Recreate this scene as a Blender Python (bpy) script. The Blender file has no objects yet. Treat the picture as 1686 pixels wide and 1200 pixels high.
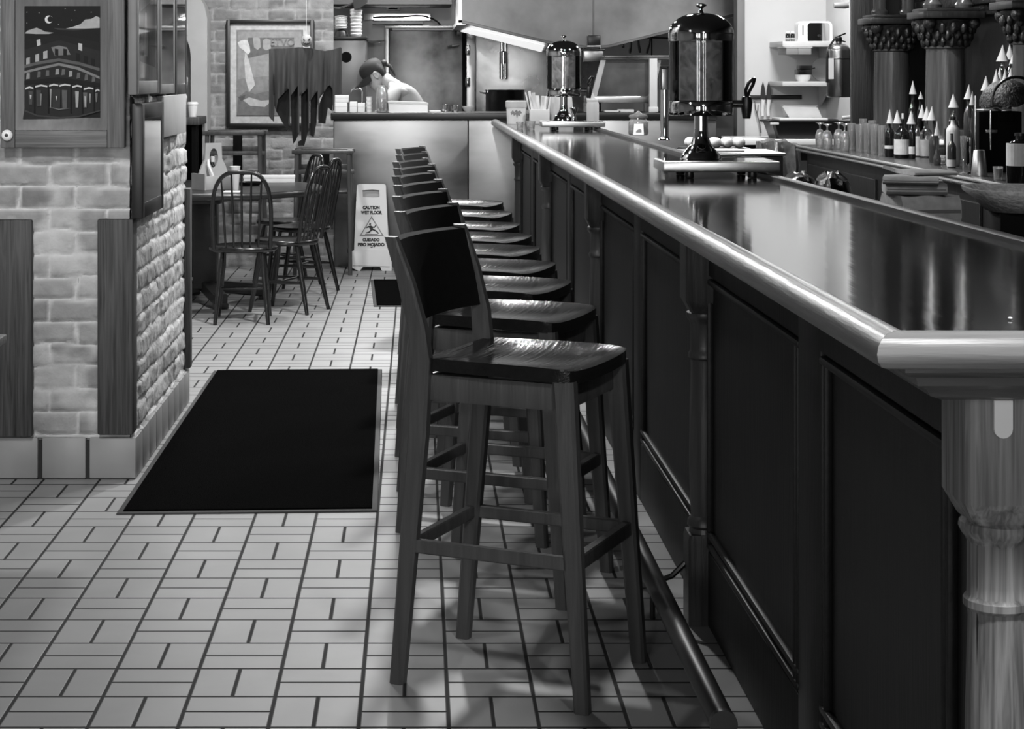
import bpy, bmesh, math, random
from mathutils import Vector, Matrix, noise

random.seed(7)
SC = bpy.context.scene
C = SC.collection

# ------------------------------------------------------------------ camera
H, F, U0, V0 = 1.467, 3020.0, 686.5, 121.5      # eye height, focal length (px), vanishing point (px)
cam_d = bpy.data.cameras.new('camera')
cam = bpy.data.objects.new('camera', cam_d)
C.objects.link(cam)
cam.location = (0, 0, H)
cam.rotation_euler = (math.pi / 2, 0, 0)
cam_d.sensor_fit = 'HORIZONTAL'
cam_d.sensor_width = 36.0
cam_d.lens = F / 1686.0 * 36.0
cam_d.shift_x = (843 - U0) / 1686.0
cam_d.shift_y = -(600 - V0) / 1686.0
cam_d.clip_start = 0.05
SC.camera = cam

# ------------------------------------------------------------------ exposure, world
SC.view_settings.view_transform = 'Standard'
SC.view_settings.look = 'None'
SC.view_settings.gamma = 1.0
SC.view_settings.use_curve_mapping = False
SC.view_settings.exposure = 0.62
SC.cycles.use_denoising = True
SC.cycles.max_bounces = 8
SC.cycles.transparent_max_bounces = 16
SC.cycles.caustics_reflective = False
SC.cycles.caustics_refractive = False
SC.cycles.sample_clamp_indirect = 6.0
world = bpy.data.worlds.new('world')
SC.world = world
world.use_nodes = True
world.node_tree.nodes['Background'].inputs[0].default_value = (1, 1, 1, 1)
world.node_tree.nodes['Background'].inputs[1].default_value = 0.05


def area(name, loc, power, size, target=None, size_y=None, spread=math.pi):
    l = bpy.data.lights.new(name, 'AREA')
    l.energy = power
    l.size = size
    l.spread = spread
    if size_y:
        l.shape = 'RECTANGLE'
        l.size_y = size_y
    else:
        l.shape = 'DISK'
    o = bpy.data.objects.new(name, l)
    C.objects.link(o)
    o.location = loc
    if target is not None:
        d = Vector(target) - Vector(loc)
        o.rotation_euler = d.to_track_quat('-Z', 'Y').to_euler()
    return o


# ceiling downlights of the room (all above the frame), plus added fill: tall strips behind the camera, pier and poster spots
for wx, wp, wt, ws in ((-2.0, 9, -1.9, 1.3), (-0.95, 7, -1.2, 1.3), (0.95, 5, 1.0, 2.4), (1.9, 4, 1.3, 2.4)):
    area('rear_fill_strip', (wx, -1.2, 1.55), wp, 0.34, target=(wt, 6, 1.5), size_y=1.9, spread=ws)  # added unseen strips, lighting fronts and putting tall streaks on the chrome
area('pier_fill', (-1.5, 4.0, 2.85), 11, 0.3, target=(-1.45, 6.6, 0.9), spread=1.9)  # added to brighten the front of the pier
area('aisle_downlight', (-0.62, 7.0, 2.9), 17, 0.22)
area('aisle_downlight', (0.15, 9.3, 2.9), 74, 0.16)
area('bar_downlight', (1.0, 1.5, 2.75), 17, 0.2, target=(1.0, 2.6, 0.9), spread=2.2)
area('bar_downlight', (1.0, 8.6, 2.9), 14, 0.2)
area('table_downlight', (-1.2, 10.6, 2.8), 24, 0.3)
area('poster_fill', (-1.0, 11.9, 2.9), 7, 0.15, target=(-1.1, 13.9, 1.4), spread=1.4)  # added unseen light that lifts the dim poster
area('sign_downlight', (-0.1, 12.7, 2.9), 14, 0.25)
area('kitchen_ceiling_light', (-0.1, 15.2, 2.7), 62, 1.2, size_y=0.5)
area('prep_downlight', (2.55, 12.6, 2.8), 32, 0.5)
area('back_bar_downlight', (2.25, 9.7, 2.85), 26, 0.25)


# ------------------------------------------------------------------ maths
def X(u, d):
    return (u - U0) * d / F


def Z(v, d):
    return H - (v - V0) * d / F


def P(u, v, d):
    return Vector((X(u, d), d, Z(v, d)))


def depth_on(v, z):
    return (H - z) * F / (v - V0)


# ------------------------------------------------------------------ materials
def lin(g):
    g = max(0.0, g) / 255.0
    return g / 12.92 if g <= 0.04045 else ((g + 0.055) / 1.055) ** 2.4


def base_mat(name):
    m = bpy.data.materials.new(name)
    m.use_nodes = True
    nt = m.node_tree
    return m, nt, nt.nodes['Principled BSDF']


def mat(name, g, rough=0.5, metal=0.0, var=0.08, scale=8.0, stretch=(1, 1, 1), bump=0.0, bscale=60.0,
        coat=0.0, spec=0.5, detail=4.0, rvar=0.0, distort=0.0):
    m, nt, b = base_mat(name)
    N, L = nt.nodes, nt.links
    tc = N.new('ShaderNodeTexCoord')
    mp = N.new('ShaderNodeMapping')
    mp.inputs['Scale'].default_value = stretch
    L.new(tc.outputs['Object'], mp.inputs['Vector'])
    nz = N.new('ShaderNodeTexNoise')
    nz.inputs['Scale'].default_value = scale
    nz.inputs['Detail'].default_value = detail
    nz.inputs['Distortion'].default_value = distort
    L.new(mp.outputs['Vector'], nz.inputs['Vector'])
    mr = N.new('ShaderNodeMapRange')
    mr.inputs['From Min'].default_value = 0.25
    mr.inputs['From Max'].default_value = 0.75
    v = lin(g)
    mr.inputs['To Min'].default_value = v * (1 - var)
    mr.inputs['To Max'].default_value = min(1.0, v * (1 + var))
    L.new(nz.outputs['Fac'], mr.inputs['Value'])
    cb = N.new('ShaderNodeCombineColor')
    for k in range(3):
        L.new(mr.outputs['Result'], cb.inputs[k])
    L.new(cb.outputs['Color'], b.inputs['Base Color'])
    b.inputs['Roughness'].default_value = rough
    b.inputs['Metallic'].default_value = metal
    b.inputs['Specular IOR Level'].default_value = spec
    b.inputs['Coat Weight'].default_value = coat
    b.inputs['Coat Roughness'].default_value = 0.08
    if rvar:
        r2 = N.new('ShaderNodeMapRange')
        r2.inputs['From Min'].default_value = 0.3
        r2.inputs['From Max'].default_value = 0.7
        r2.inputs['To Min'].default_value = max(0.02, rough - rvar)
        r2.inputs['To Max'].default_value = rough + rvar
        L.new(nz.outputs['Fac'], r2.inputs['Value'])
        L.new(r2.outputs['Result'], b.inputs['Roughness'])
    if bump:
        n2 = N.new('ShaderNodeTexNoise')
        n2.inputs['Scale'].default_value = bscale
        n2.inputs['Detail'].default_value = 5.0
        L.new(mp.outputs['Vector'], n2.inputs['Vector'])
        bp = N.new('ShaderNodeBump')
        bp.inputs['Strength'].default_value = bump
        bp.inputs['Distance'].default_value = 0.01
        L.new(n2.outputs['Fac'], bp.inputs['Height'])
        L.new(bp.outputs['Normal'], b.inputs['Normal'])
    return m


def wood(name, g, rough=0.4, axis='z', var=0.35, scale=2.2, coat=0.0, spec=0.5):
    s = {'x': (1.2, 18, 18), 'y': (18, 1.2, 18), 'z': (18, 18, 1.2)}[axis]
    return mat(name, g, rough, 0, var, scale, s, bump=0.12, bscale=6, coat=coat, spec=spec, detail=6, distort=0.4)


def glow(name, g, strength):
    m, nt, b = base_mat(name)
    b.inputs['Base Color'].default_value = (0.8, 0.8, 0.8, 1)
    b.inputs['Emission Color'].default_value = (g, g, g, 1)
    b.inputs['Emission Strength'].default_value = strength
    return m


def clear(name, tint=0.95, gloss=0.18, rough=0.03, ior=1.45, frost=0.0):
    m, nt, b = base_mat(name)
    N, L = nt.nodes, nt.links
    out = N['Material Output']
    N.remove(b)
    t = N.new('ShaderNodeBsdfTransparent')
    t.inputs['Color'].default_value = (tint, tint, tint, 1)
    g = N.new('ShaderNodeBsdfGlossy')
    g.inputs['Roughness'].default_value = rough
    g.inputs['Color'].default_value = (1, 1, 1, 1)
    f = N.new('ShaderNodeFresnel')
    f.inputs['IOR'].default_value = ior
    a = N.new('ShaderNodeMath')
    a.operation = 'MULTIPLY_ADD'
    a.inputs[1].default_value = 1.0
    a.inputs[2].default_value = gloss * 0.5
    L.new(f.outputs['Fac'], a.inputs[0])
    mx = N.new('ShaderNodeMixShader')
    L.new(a.outputs[0], mx.inputs['Fac'])
    L.new(t.outputs[0], mx.inputs[1])
    L.new(g.outputs[0], mx.inputs[2])
    if frost:
        df = N.new('ShaderNodeBsdfTranslucent')
        df.inputs['Color'].default_value = (.9, .9, .9, 1)
        d2 = N.new('ShaderNodeBsdfDiffuse')
        d2.inputs['Color'].default_value = (.9, .9, .9, 1)
        ad = N.new('ShaderNodeMixShader')
        ad.inputs['Fac'].default_value = 0.5
        L.new(df.outputs[0], ad.inputs[1])
        L.new(d2.outputs[0], ad.inputs[2])
        m2 = N.new('ShaderNodeMixShader')
        m2.inputs['Fac'].default_value = frost
        L.new(mx.outputs[0], m2.inputs[1])
        L.new(ad.outputs[0], m2.inputs[2])
        mx = m2
    L.new(mx.outputs[0], out.inputs['Surface'])
    return m


M = {}
M['steel'] = mat('brushed_steel', 150, 0.30, 1.0, 0.35, 2.2, (1, 1, 1), bump=0.05, bscale=3, rvar=0.08)
M['steel_dark'] = mat('smoky_steel', 105, 0.34, 1.0, 0.5, 3.0, bump=0.06, bscale=4, rvar=0.08)
M['steel_light'] = mat('bright_steel', 205, 0.35, 1.0, 0.12, 4.0)
M['chrome'] = mat('chrome', 215, 0.06, 1.0, 0.03, 6)
M['black_plastic'] = mat('black_plastic', 22, 0.35, 0, 0.1)
M['black_matte'] = mat('black_matte', 9, 0.8, 0, 0.1, spec=0.1)
M['dark_metal'] = mat('dark_metal', 60, 0.3, 0.9, 0.1)
M['white'] = mat('white_plastic', 225, 0.4, 0, 0.04)
M['paper'] = mat('white_paper', 222, 0.8, 0, 0.05, 12)
M['cone'] = mat('paper_cone', 190, 0.85, 0, 0.03, 12)
M['cream'] = mat('cream_plastic', 200, 0.4, 0, 0.05)
M['grey'] = mat('grey_paint', 130, 0.5, 0, 0.08)
M['plaster'] = mat('plaster', 168, 0.85, 0, 0.08, 5, bump=0.1, bscale=20)
M['white_wall'] = mat('white_wall_paint', 208, 0.6, 0, 0.05, 3)
M['dark_wall'] = mat('dark_wall', 40, 0.7, 0, 0.2, 3)
M['ceiling'] = mat('ceiling_paint', 70, 0.9, 0, 0.05, 3)
M['stool'] = wood('stool_wood', 68, 0.36, 'z', 0.3)
M['stool_seat'] = wood('stool_seat_wood', 26, 0.15, 'y', 0.25, spec=0.3)
M['leather'] = mat('black_leather', 12, 0.8, 0, 0.2, 40, bump=0.05, bscale=200, spec=0.15)
M['chair'] = wood('chair_wood', 28, 0.25, 'z', 0.2, coat=0.3)
M['table'] = wood('table_wood', 40, 0.3, 'x', 0.25)
M['bar_top'] = mat('bar_top_wood', 20, 0.085, 0, 0.35, 2.2, (18, 1.2, 18), bump=0.035, bscale=0.8, detail=6, distort=0.4, spec=0.6)
M['bar_rail'] = wood('bar_rail_wood', 120, 0.34, 'y', 0.3)
M['bar_end_rail'] = wood('bar_end_rail_wood', 132, 0.34, 'x', 0.3)
M['bar_front'] = wood('bar_front_wood', 20, 0.5, 'z', 0.4, spec=0.3)
M['bar_post'] = mat('bar_post_wood', 122, 0.5, 0, 0.85, 2.0, (48, 48, 1.8), bump=0.06, bscale=3, detail=7, distort=0.6)
M['bar_post_shaded'] = wood('bar_post_shaded_wood', 58, 0.4, 'z', 0.5, 2.2)  # far posts: same wood, their shade put into a darker colour
M['bar_trim'] = wood('bar_trim_wood', 32, 0.5, 'y', 0.3, spec=0.3)
M['board'] = mat('pier_board_wood', 62, 0.6, 0, 0.85, 2.0, (42, 42, 1.6), bump=0.25, bscale=3, detail=7, distort=0.8)
M['frame_pine'] = mat('pine_frame', 100, 0.55, 0, 0.5, 2.0, (42, 42, 1.6), bump=0.2, bscale=3, detail=7, distort=0.8)
M['frame_pine_x'] = mat('pine_frame_rail', 104, 0.55, 0, 0.5, 2.0, (1.6, 42, 42), bump=0.2, bscale=3, detail=7, distort=0.8)
M['frame_black'] = mat('black_frame', 26, 0.4, 0, 0.1)
M['frame_grey'] = mat('grey_frame', 120, 0.45, 0, 0.15)
M['frame_dark'] = mat('dark_frame', 48, 0.4, 0, 0.15)
M['base_tile'] = mat('base_tile', 150, 0.4, 0, 0.1, 6)
M['rug'] = mat('rug_pile', 8, 1.0, 0, 0.8, 160, bump=0.8, bscale=400, spec=0.02)
M['rug_edge'] = mat('rug_rubber_edge', 52, 0.7, 0, 0.15)
M['sign'] = mat('sign_plastic', 205, 0.45, 0, 0.05)
M['ink'] = mat('dark_ink', 34, 0.7, 0, 0.05)
M['ink_grey'] = mat('grey_ink', 120, 0.6, 0, 0.05)
M['knob'] = mat('white_knob', 250, 0.3, 0, 0.02)
M['back_bar'] = wood('back_bar_wood', 34, 0.35, 'z', 0.4)
M['column'] = wood('column_wood', 70, 0.24, 'z', 0.45)
M['carved'] = mat('carved_wood', 34, 0.4, 0, 0.4, 25, bump=0.9, bscale=35)
M['skin'] = mat('skin', 165, 0.55, 0, 0.06)
M['shirt'] = mat('pale_shirt', 160, 0.85, 0, 0.06, 10, bump=0.1, bscale=30)
M['trousers'] = mat('dark_trousers', 45, 0.9, 0, 0.1)
M['cap'] = mat('black_cap', 26, 0.75, 0, 0.1)
M['hair'] = mat('dark_hair', 35, 0.6, 0, 0.3, 60)
M['robe'] = mat('robe_cloth', 66, 0.95, 0, 0.45, 6, (5, 5, .6))
M['robe_dark'] = mat('robe_lining', 22, 0.95, 0, 0.2, 14)
M['picture_glass'] = clear('picture_glass', 1.0, 0.01, ior=1.22)
M['clear'] = clear('clear_glass', 0.99, 0.03)
M['clear_wet'] = clear('clear_drinking_glass', 0.92, 0.30, 0.05, frost=0.17)
M['bottle_clear'] = clear('clear_bottle_glass', 0.75, 0.25, 0.03)
M['bottle_dark'] = mat('dark_bottle_glass', 26, 0.08, 0, 0.2)
M['bottle_mid'] = mat('tinted_bottle_glass', 62, 0.08, 0, 0.3)
M['juice'] = mat('infused_drink', 118, 0.7, 0, 1.0, 16, detail=5, distort=1.2)
M['label'] = mat('bottle_label', 195, 0.6, 0, 0.12, 30)
M['towel'] = mat('towel_cloth', 185, 0.95, 0, 0.2, 30)
M['wicker'] = mat('woven_wicker', 190, 0.8, 0, 0.3, 60, bump=0.4, bscale=90)
M['wicker_dark'] = mat('dark_woven_wicker', 22, 0.4, 0, 0.8, 70, bump=1.0, bscale=70)
M['foil'] = mat('crumpled_plastic', 120, 0.2, 0.3, 0.4, 14, bump=0.5, bscale=25)
M['bag'] = mat('black_bag_plastic', 12, 0.25, 0, 0.2, 10, bump=0.5, bscale=20)
M['glow'] = glow('lamp_glow', 1.0, 6.0)
M['tote_wood'] = mat('caddy_wood', 165, 0.6, 0, 0.15, 6)
M['shelf'] = mat('shelf_laminate', 190, 0.5, 0, 0.06)
M['extinguisher'] = mat('extinguisher_metal', 165, 0.28, 1.0, 0.08)


def floor_material():
    m, nt, b = base_mat('quarry_tile_floor')
    N, L = nt.nodes, nt.links

    def node(op, a, bb=None, c=None):
        n = N.new('ShaderNodeMath')
        n.operation = op
        for i, s in enumerate((a, bb, c)):
            if s is None:
                continue
            if isinstance(s, (int, float)):
                n.inputs[i].default_value = s
            else:
                L.new(s, n.inputs[i])
        return n.outputs[0]
    W = 0.203
    geo = N.new('ShaderNodeNewGeometry')
    sx = N.new('ShaderNodeSeparateXYZ')
    L.new(geo.outputs['Position'], sx.inputs[0])
    px = node('DIVIDE', node('ADD', sx.outputs['X'], 0.131 + 60 * W), W)
    py = node('DIVIDE', node('ADD', sx.outputs['Y'], -4.118 + 60 * W), W)
    i, j = node('FLOOR', px), node('FLOOR', py)
    fx, fy = node('SUBTRACT', px, i), node('SUBTRACT', py, j)
    par = node('MODULO', node('ADD', i, j), 2.0)          # 1: pair side by side, 0: pair stacked
    gx = node('MINIMUM', fx, node('SUBTRACT', 1.0, fx))
    gy = node('MINIMUM', fy, node('SUBTRACT', 1.0, fy))
    edge = node('MINIMUM', gx, gy)
    mx = node('ABSOLUTE', node('SUBTRACT', fx, 0.5))
    my = node('ABSOLUTE', node('SUBTRACT', fy, 0.5))
    mid = node('ADD', node('MULTIPLY', par, mx), node('MULTIPLY', node('SUBTRACT', 1.0, par), my))
    e = node('MINIMUM', edge, mid)
    mr = N.new('ShaderNodeMapRange')
    mr.interpolation_type = 'SMOOTHSTEP'
    mr.inputs['From Min'].default_value = 0.014
    mr.inputs['From Max'].default_value = 0.030
    L.new(e, mr.inputs['Value'])
    tile = mr.outputs['Result']
    # per tile tone
    hx = node('MULTIPLY', node('FLOOR', node('MULTIPLY', fx, 2.0)), par)
    hy = node('MULTIPLY', node('FLOOR', node('MULTIPLY', fy, 2.0)), node('SUBTRACT', 1.0, par))
    cv = N.new('ShaderNodeCombineXYZ')
    L.new(node('ADD', i, node('MULTIPLY', hx, 0.37)), cv.inputs[0])
    L.new(node('ADD', j, node('MULTIPLY', hy, 0.41)), cv.inputs[1])
    wn = N.new('ShaderNodeTexWhiteNoise')
    L.new(cv.outputs[0], wn.inputs['Vector'])
    nz = N.new('ShaderNodeTexNoise')
    nz.inputs['Scale'].default_value = 7.0
    nz.inputs['Detail'].default_value = 6.0
    L.new(geo.outputs['Position'], nz.inputs['Vector'])
    tone = node('ADD', node('MULTIPLY', wn.outputs['Value'], 0.10), node('MULTIPLY', nz.outputs['Fac'], 0.22))
    col = node('MULTIPLY', node('ADD', tone, 0.78), lin(156))
    col = node('ADD', node('MULTIPLY', col, tile), node('MULTIPLY', node('SUBTRACT', 1.0, tile), lin(28)))
    cc = N.new('ShaderNodeCombineColor')
    for k in range(3):
        L.new(col, cc.inputs[k])
    L.new(cc.outputs[0], b.inputs['Base Color'])
    b.inputs['Roughness'].default_value = 0.42
    L.new(node('SUBTRACT', 0.85, node('MULTIPLY', tile, 0.4)), b.inputs['Roughness'])
    bp = N.new('ShaderNodeBump')
    bp.inputs['Strength'].default_value = 0.5
    bp.inputs['Distance'].default_value = 0.004
    L.new(tile, bp.inputs['Height'])
    L.new(bp.outputs['Normal'], b.inputs['Normal'])
    return m


def brick_material():
    m, nt, b = base_mat('painted_brick')
    N, L = nt.nodes, nt.links
    at = N.new('ShaderNodeAttribute')
    at.attribute_name = 'brick_tone'
    geo = N.new('ShaderNodeNewGeometry')
    nz = N.new('ShaderNodeTexNoise')
    nz.inputs['Scale'].default_value = 14
    nz.inputs['Detail'].default_value = 8
    L.new(geo.outputs['Position'], nz.inputs['Vector'])
    a = N.new('ShaderNodeMath')
    a.operation = 'MULTIPLY_ADD'
    a.inputs[1].default_value = 0.75
    L.new(nz.outputs['Fac'], a.inputs[0])
    a.inputs[2].default_value = 0.62
    mu = N.new('ShaderNodeMath')
    mu.operation = 'MULTIPLY'
    L.new(at.outputs['Fac'], mu.inputs[0])
    L.new(a.outputs[0], mu.inputs[1])
    cc = N.new('ShaderNodeCombineColor')
    for k in range(3):
        L.new(mu.outputs[0], cc.inputs[k])
    L.new(cc.outputs[0], b.inputs['Base Color'])
    b.inputs['Roughness'].default_value = 0.8
    n2 = N.new('ShaderNodeTexNoise')
    n2.inputs['Scale'].default_value = 70
    n2.inputs['Detail'].default_value = 6
    L.new(geo.outputs['Position'], n2.inputs['Vector'])
    bp = N.new('ShaderNodeBump')
    bp.inputs['Strength'].default_value = 0.35
    bp.inputs['Distance'].default_value = 0.01
    L.new(n2.outputs['Fac'], bp.inputs['Height'])
    L.new(bp.outputs['Normal'], b.inputs['Normal'])
    return m


M['floor'] = floor_material()
M['brick'] = brick_material()
_paint = {}


def paint(g):
    g = int(round(g / 6.0) * 6)
    if g not in _paint:
        _paint[g] = mat('paint_%d' % g, g * .96, 0.6, 0, 0.18, 30, spec=0.2)
    return _paint[g]


# ------------------------------------------------------------------ mesh helpers
def bm_new():
    return bmesh.new()


def box(bm, x0, x1, y0, y1, z0, z1, bev=0.0, seg=2):
    x0, x1 = min(x0, x1), max(x0, x1)
    y0, y1 = min(y0, y1), max(y0, y1)
    z0, z1 = min(z0, z1), max(z0, z1)
    vs = [bm.verts.new((x, y, z)) for z in (z0, z1) for y in (y0, y1) for x in (x0, x1)]
    fs = [bm.faces.new([vs[i] for i in f]) for f in
          ((0, 2, 3, 1), (4, 5, 7, 6), (0, 1, 5, 4), (2, 6, 7, 3), (0, 4, 6, 2), (1, 3, 7, 5))]
    if bev:
        es = list({e for f in fs for e in f.edges})
        bmesh.ops.bevel(bm, geom=es, offset=min(bev, 0.45 * min(x1 - x0, y1 - y0, z1 - z0)), segments=seg,
                        profile=0.5, affect='EDGES', clamp_overlap=True)
    return bm


def loft(bm, rings, closed=True, cap=True):
    R = [[bm.verts.new(p) for p in r] for r in rings]
    n = len(R[0])
    for a, b in zip(R, R[1:]):
        for i in range(n if closed else n - 1):
            j = (i + 1) % n
            bm.faces.new((a[i], a[j], b[j], b[i]))
    if cap and closed:
        bm.faces.new(R[0][::-1])
        bm.faces.new(R[-1])
    return bm


def lathe(bm, prof, c=(0, 0), seg=24, z0=0.0, axis='z'):
    rings = []
    for r, z in prof:
        ring = []
        for i in range(seg):
            a = 2 * math.pi * i / seg
            p = (c[0] + max(r, 1e-4) * math.cos(a), c[1] + max(r, 1e-4) * math.sin(a), z0 + z)
            ring.append(p)
        rings.append(ring)
    if axis == 'x':        # revolve about x: (x,y,z) <- (z, c0+.., c1+..)
        rings = [[(p[2], p[0], p[1]) for p in r] for r in rings]
    elif axis == 'y':
        rings = [[(p[0], p[2], p[1]) for p in r] for r in rings]
    return loft(bm, rings)


def tube(bm, pts, r, seg=10, cap=True, closed=False):
    pts = [Vector(p) for p in pts]
    n = len(pts)
    rad = r if isinstance(r, (list, tuple)) else [r] * n
    rings = []
    up = None
    for i, p in enumerate(pts):
        if closed:
            t = (pts[(i + 1) % n] - pts[i - 1]).normalized()
        else:
            t = (pts[min(i + 1, n - 1)] - pts[max(i - 1, 0)]).normalized()
        if up is None:
            a = Vector((0, 0, 1)) if abs(t.z) < 0.9 else Vector((1, 0, 0))
            up = (a - t * a.dot(t)).normalized()
        else:
            up = (up - t * up.dot(t)).normalized()
        s = t.cross(up)
        rings.append([p + (up * math.cos(2 * math.pi * k / seg) + s * math.sin(2 * math.pi * k / seg)) * rad[i]
                      for k in range(seg)])
    if closed:
        rings.append(rings[0])
        return loft(bm, rings, cap=False)
    return loft(bm, rings, cap=cap)


def prism(bm, poly, axis, a0, a1):
    def pt(p, a):
        return {'x': (a, p[0], p[1]), 'y': (p[0], a, p[1]), 'z': (p[0], p[1], a)}[axis]
    return loft(bm, [[pt(p, a0) for p in poly], [pt(p, a1) for p in poly]])


def bar(bm, p, q, w, h, bev=0.0):
    """rectangular bar from p to q, w across (horizontal), h up"""
    p, q = Vector(p), Vector(q)
    t = (q - p).normalized()
    s = t.cross(Vector((0, 0, 1)))
    s = s.normalized() if s.length > 1e-4 else Vector((1, 0, 0))
    u = s.cross(t)
    k = 0.25
    cs = [(-.5, -.5 + k * .4), (-.5 + k * .4, -.5), (.5 - k * .4, -.5), (.5, -.5 + k * .4), (.5, .5 - k * .4), (.5 - k * .4, .5),
          (-.5 + k * .4, .5), (-.5, .5 - k * .4)]
    return loft(bm, [[a + s * (c[0] * w) + u * (c[1] * h) for c in cs] for a in (p, q)])


def post(bm, pts, w, t):
    """upright member through pts=(x,y,z); rectangular section w (x) by t (y), each a number or a list"""
    n = len(pts)
    W = w if isinstance(w, (list, tuple)) else [w] * n
    T = t if isinstance(t, (list, tuple)) else [t] * n
    rings = []
    for (x, y, z), a, b in zip(pts, W, T):
        c = min(a, b) * 0.18
        a, b = a / 2, b / 2
        rings.append([(x + i, y + j, z) for i, j in
                      ((-a + c, -b), (a - c, -b), (a, -b + c), (a, b - c), (a - c, b), (-a + c, b), (-a, b - c), (-a, -b + c))])
    return loft(bm, rings)


def ball(bm, c, r, sx=1, sy=1, sz=1, seg=16, rings=10):
    m = Matrix.Translation(c) @ Matrix.Diagonal((r * sx, r * sy, r * sz, 1))
    bmesh.ops.create_uvsphere(bm, u_segments=seg, v_segments=rings, radius=1.0, matrix=m)
    return bm


def finish(name, me, m, parent=None, smooth=40):
    if not isinstance(m, (list, tuple)):
        m = [m]
    for k in m:
        me.materials.append(k)
    if smooth:
        me.shade_smooth()
        me.set_sharp_from_angle(angle=math.radians(smooth))
    o = bpy.data.objects.new(name, me)
    C.objects.link(o)
    if parent is not None:
        o.parent = parent
    return o


def obj(name, bm, m, parent=None, smooth=40, label=None):
    bmesh.ops.recalc_face_normals(bm, faces=bm.faces)
    me = bpy.data.meshes.new(name)
    bm.to_mesh(me)
    bm.free()
    o = finish(name, me, m, parent, smooth)
    if label:
        o['label'] = label
    return o


def tag(o, label, cat, group=None, kind=None):
    o['label'] = label
    o['category'] = cat
    if group:
        o['group'] = group
    if kind:
        o['kind'] = kind
    return o


def thing(name, label, cat, loc=(0, 0, 0), rz=0.0, group=None):
    o = bpy.data.objects.new(name, None)
    o.empty_display_size = 0.1
    C.objects.link(o)
    o.location = loc
    o.rotation_euler = (0, 0, rz)
    return tag(o, label, cat, group)


def struct(o, label=None):
    o['kind'] = 'structure'
    if label:
        o['label'] = label
    return o


def copy_tree(o, parent=None):
    c = o.copy()
    C.objects.link(c)
    if parent is not None:
        c.parent = parent
    for ch in o.children:
        copy_tree(ch, c)
    return c


def art(name, layers, place, parent=None, gap=0.0006):
    """flat picture: layers of (grey, polygon in picture coordinates); place(u, v, k) gives the point of layer k"""
    bm = bm_new()
    mats, idx = [], {}
    for k, (g, poly) in enumerate(layers):
        pm = paint(g)
        if pm.name not in idx:
            idx[pm.name] = len(mats)
            mats.append(pm)
        f = bm.faces.new([bm.verts.new(place(u, v, k * gap)) for u, v in poly])
        f.material_index = idx[pm.name]
    me = bpy.data.meshes.new(name)
    bm.to_mesh(me)
    bm.free()
    return finish(name, me, mats, parent, 0)


def lettering(name, text, size, loc, rot, m, parent=None, align='CENTER', extrude=0.0006, sx=1.0, bold=0.0):
    cu = bpy.data.curves.new(name, 'FONT')
    cu.body = text
    cu.size = size
    cu.align_x = align
    cu.align_y = 'CENTER'
    cu.extrude = extrude
    cu.offset = bold
    t = bpy.data.objects.new(name, cu)
    C.objects.link(t)
    bpy.context.view_layer.update()
    me = bpy.data.meshes.new_from_object(t.evaluated_get(bpy.context.evaluated_depsgraph_get()))
    bpy.data.objects.remove(t)
    me.materials.clear()
    o = finish(name, me, m, parent, 0)
    o.location = loc
    o.rotation_euler = rot
    o.scale = (sx, 1, 1)
    return o


ORD = ['first', 'second', 'third', 'fourth', 'fifth', 'sixth', 'seventh', 'eighth', 'ninth', 'tenth', 'eleventh', 'twelfth']

# ================================================================== SETTING
def brick_panel(name, s0, s1, z0, z1, ds, place, seed, amp=0.014, tones=(150, 188), course=0.0815, blen=0.205):
    ns, nz = int((s1 - s0) / ds) + 1, int((z1 - z0) / ds) + 1
    verts, tone = [], []
    lt = [lin(t) for t in tones]
    for b in range(nz + 1):
        z = z0 + (z1 - z0) * b / nz
        for a in range(ns + 1):
            s = s0 + (s1 - s0) * a / ns
            w = noise.noise((s * 9 + seed, z * 9, 1.3)) * 0.010
            w2 = noise.noise((s * 9 + seed, z * 9, 7.3)) * 0.010
            r = (z + w) / course
            ri = math.floor(r)
            q = (s + w2) / blen + (0.5 if ri % 2 else 0.0) + 0.11 * noise.noise((ri * 3.1, seed, 0))
            qi = math.floor(q)
            dz = min(r - ri, 1 - r + ri) * course
            dx = min(q - qi, 1 - q + qi) * blen
            d = min(dz, dx)
            k = max(0.0, min(1.0, (d - 0.002) / 0.009))
            k = k * k * (3 - 2 * k)
            smear = noise.noise((s * 4.5 + seed, z * 6, 4.4)) + 0.5 * noise.noise((s * 14, z * 16, seed))
            sm = max(0.0, min(1.0, smear * 2.6 + 0.35 + 0.5 * noise.noise((s * 31, z * 37, seed))))
            cell = noise.noise((qi * 5.17 + seed, ri * 3.77, 0.5))
            h = amp * k * (1 - 0.45 * sm) + 0.45 * amp * cell * k + 0.35 * amp * noise.noise((s * 26, z * 26, seed)) \
                + 0.5 * amp * noise.noise((s * 7, z * 9, seed + 3))
            verts.append(place(s, z, h))
            bt = lt[0] * (1 + 0.55 * cell)
            tone.append(bt * k * (1 - 0.6 * sm) + lt[1] * (1 - k * (1 - 0.6 * sm)))
    n1 = ns + 1
    faces = [(b * n1 + a, b * n1 + a + 1, (b + 1) * n1 + a + 1, (b + 1) * n1 + a) for b in range(nz) for a in range(ns)]
    me = bpy.data.meshes.new(name)
    me.from_pydata(verts, [], faces)
    at = me.attributes.new('brick_tone', 'FLOAT', 'POINT')
    at.data.foreach_set('value', tone)
    return finish(name, me, M['brick'], None, 60)


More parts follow.
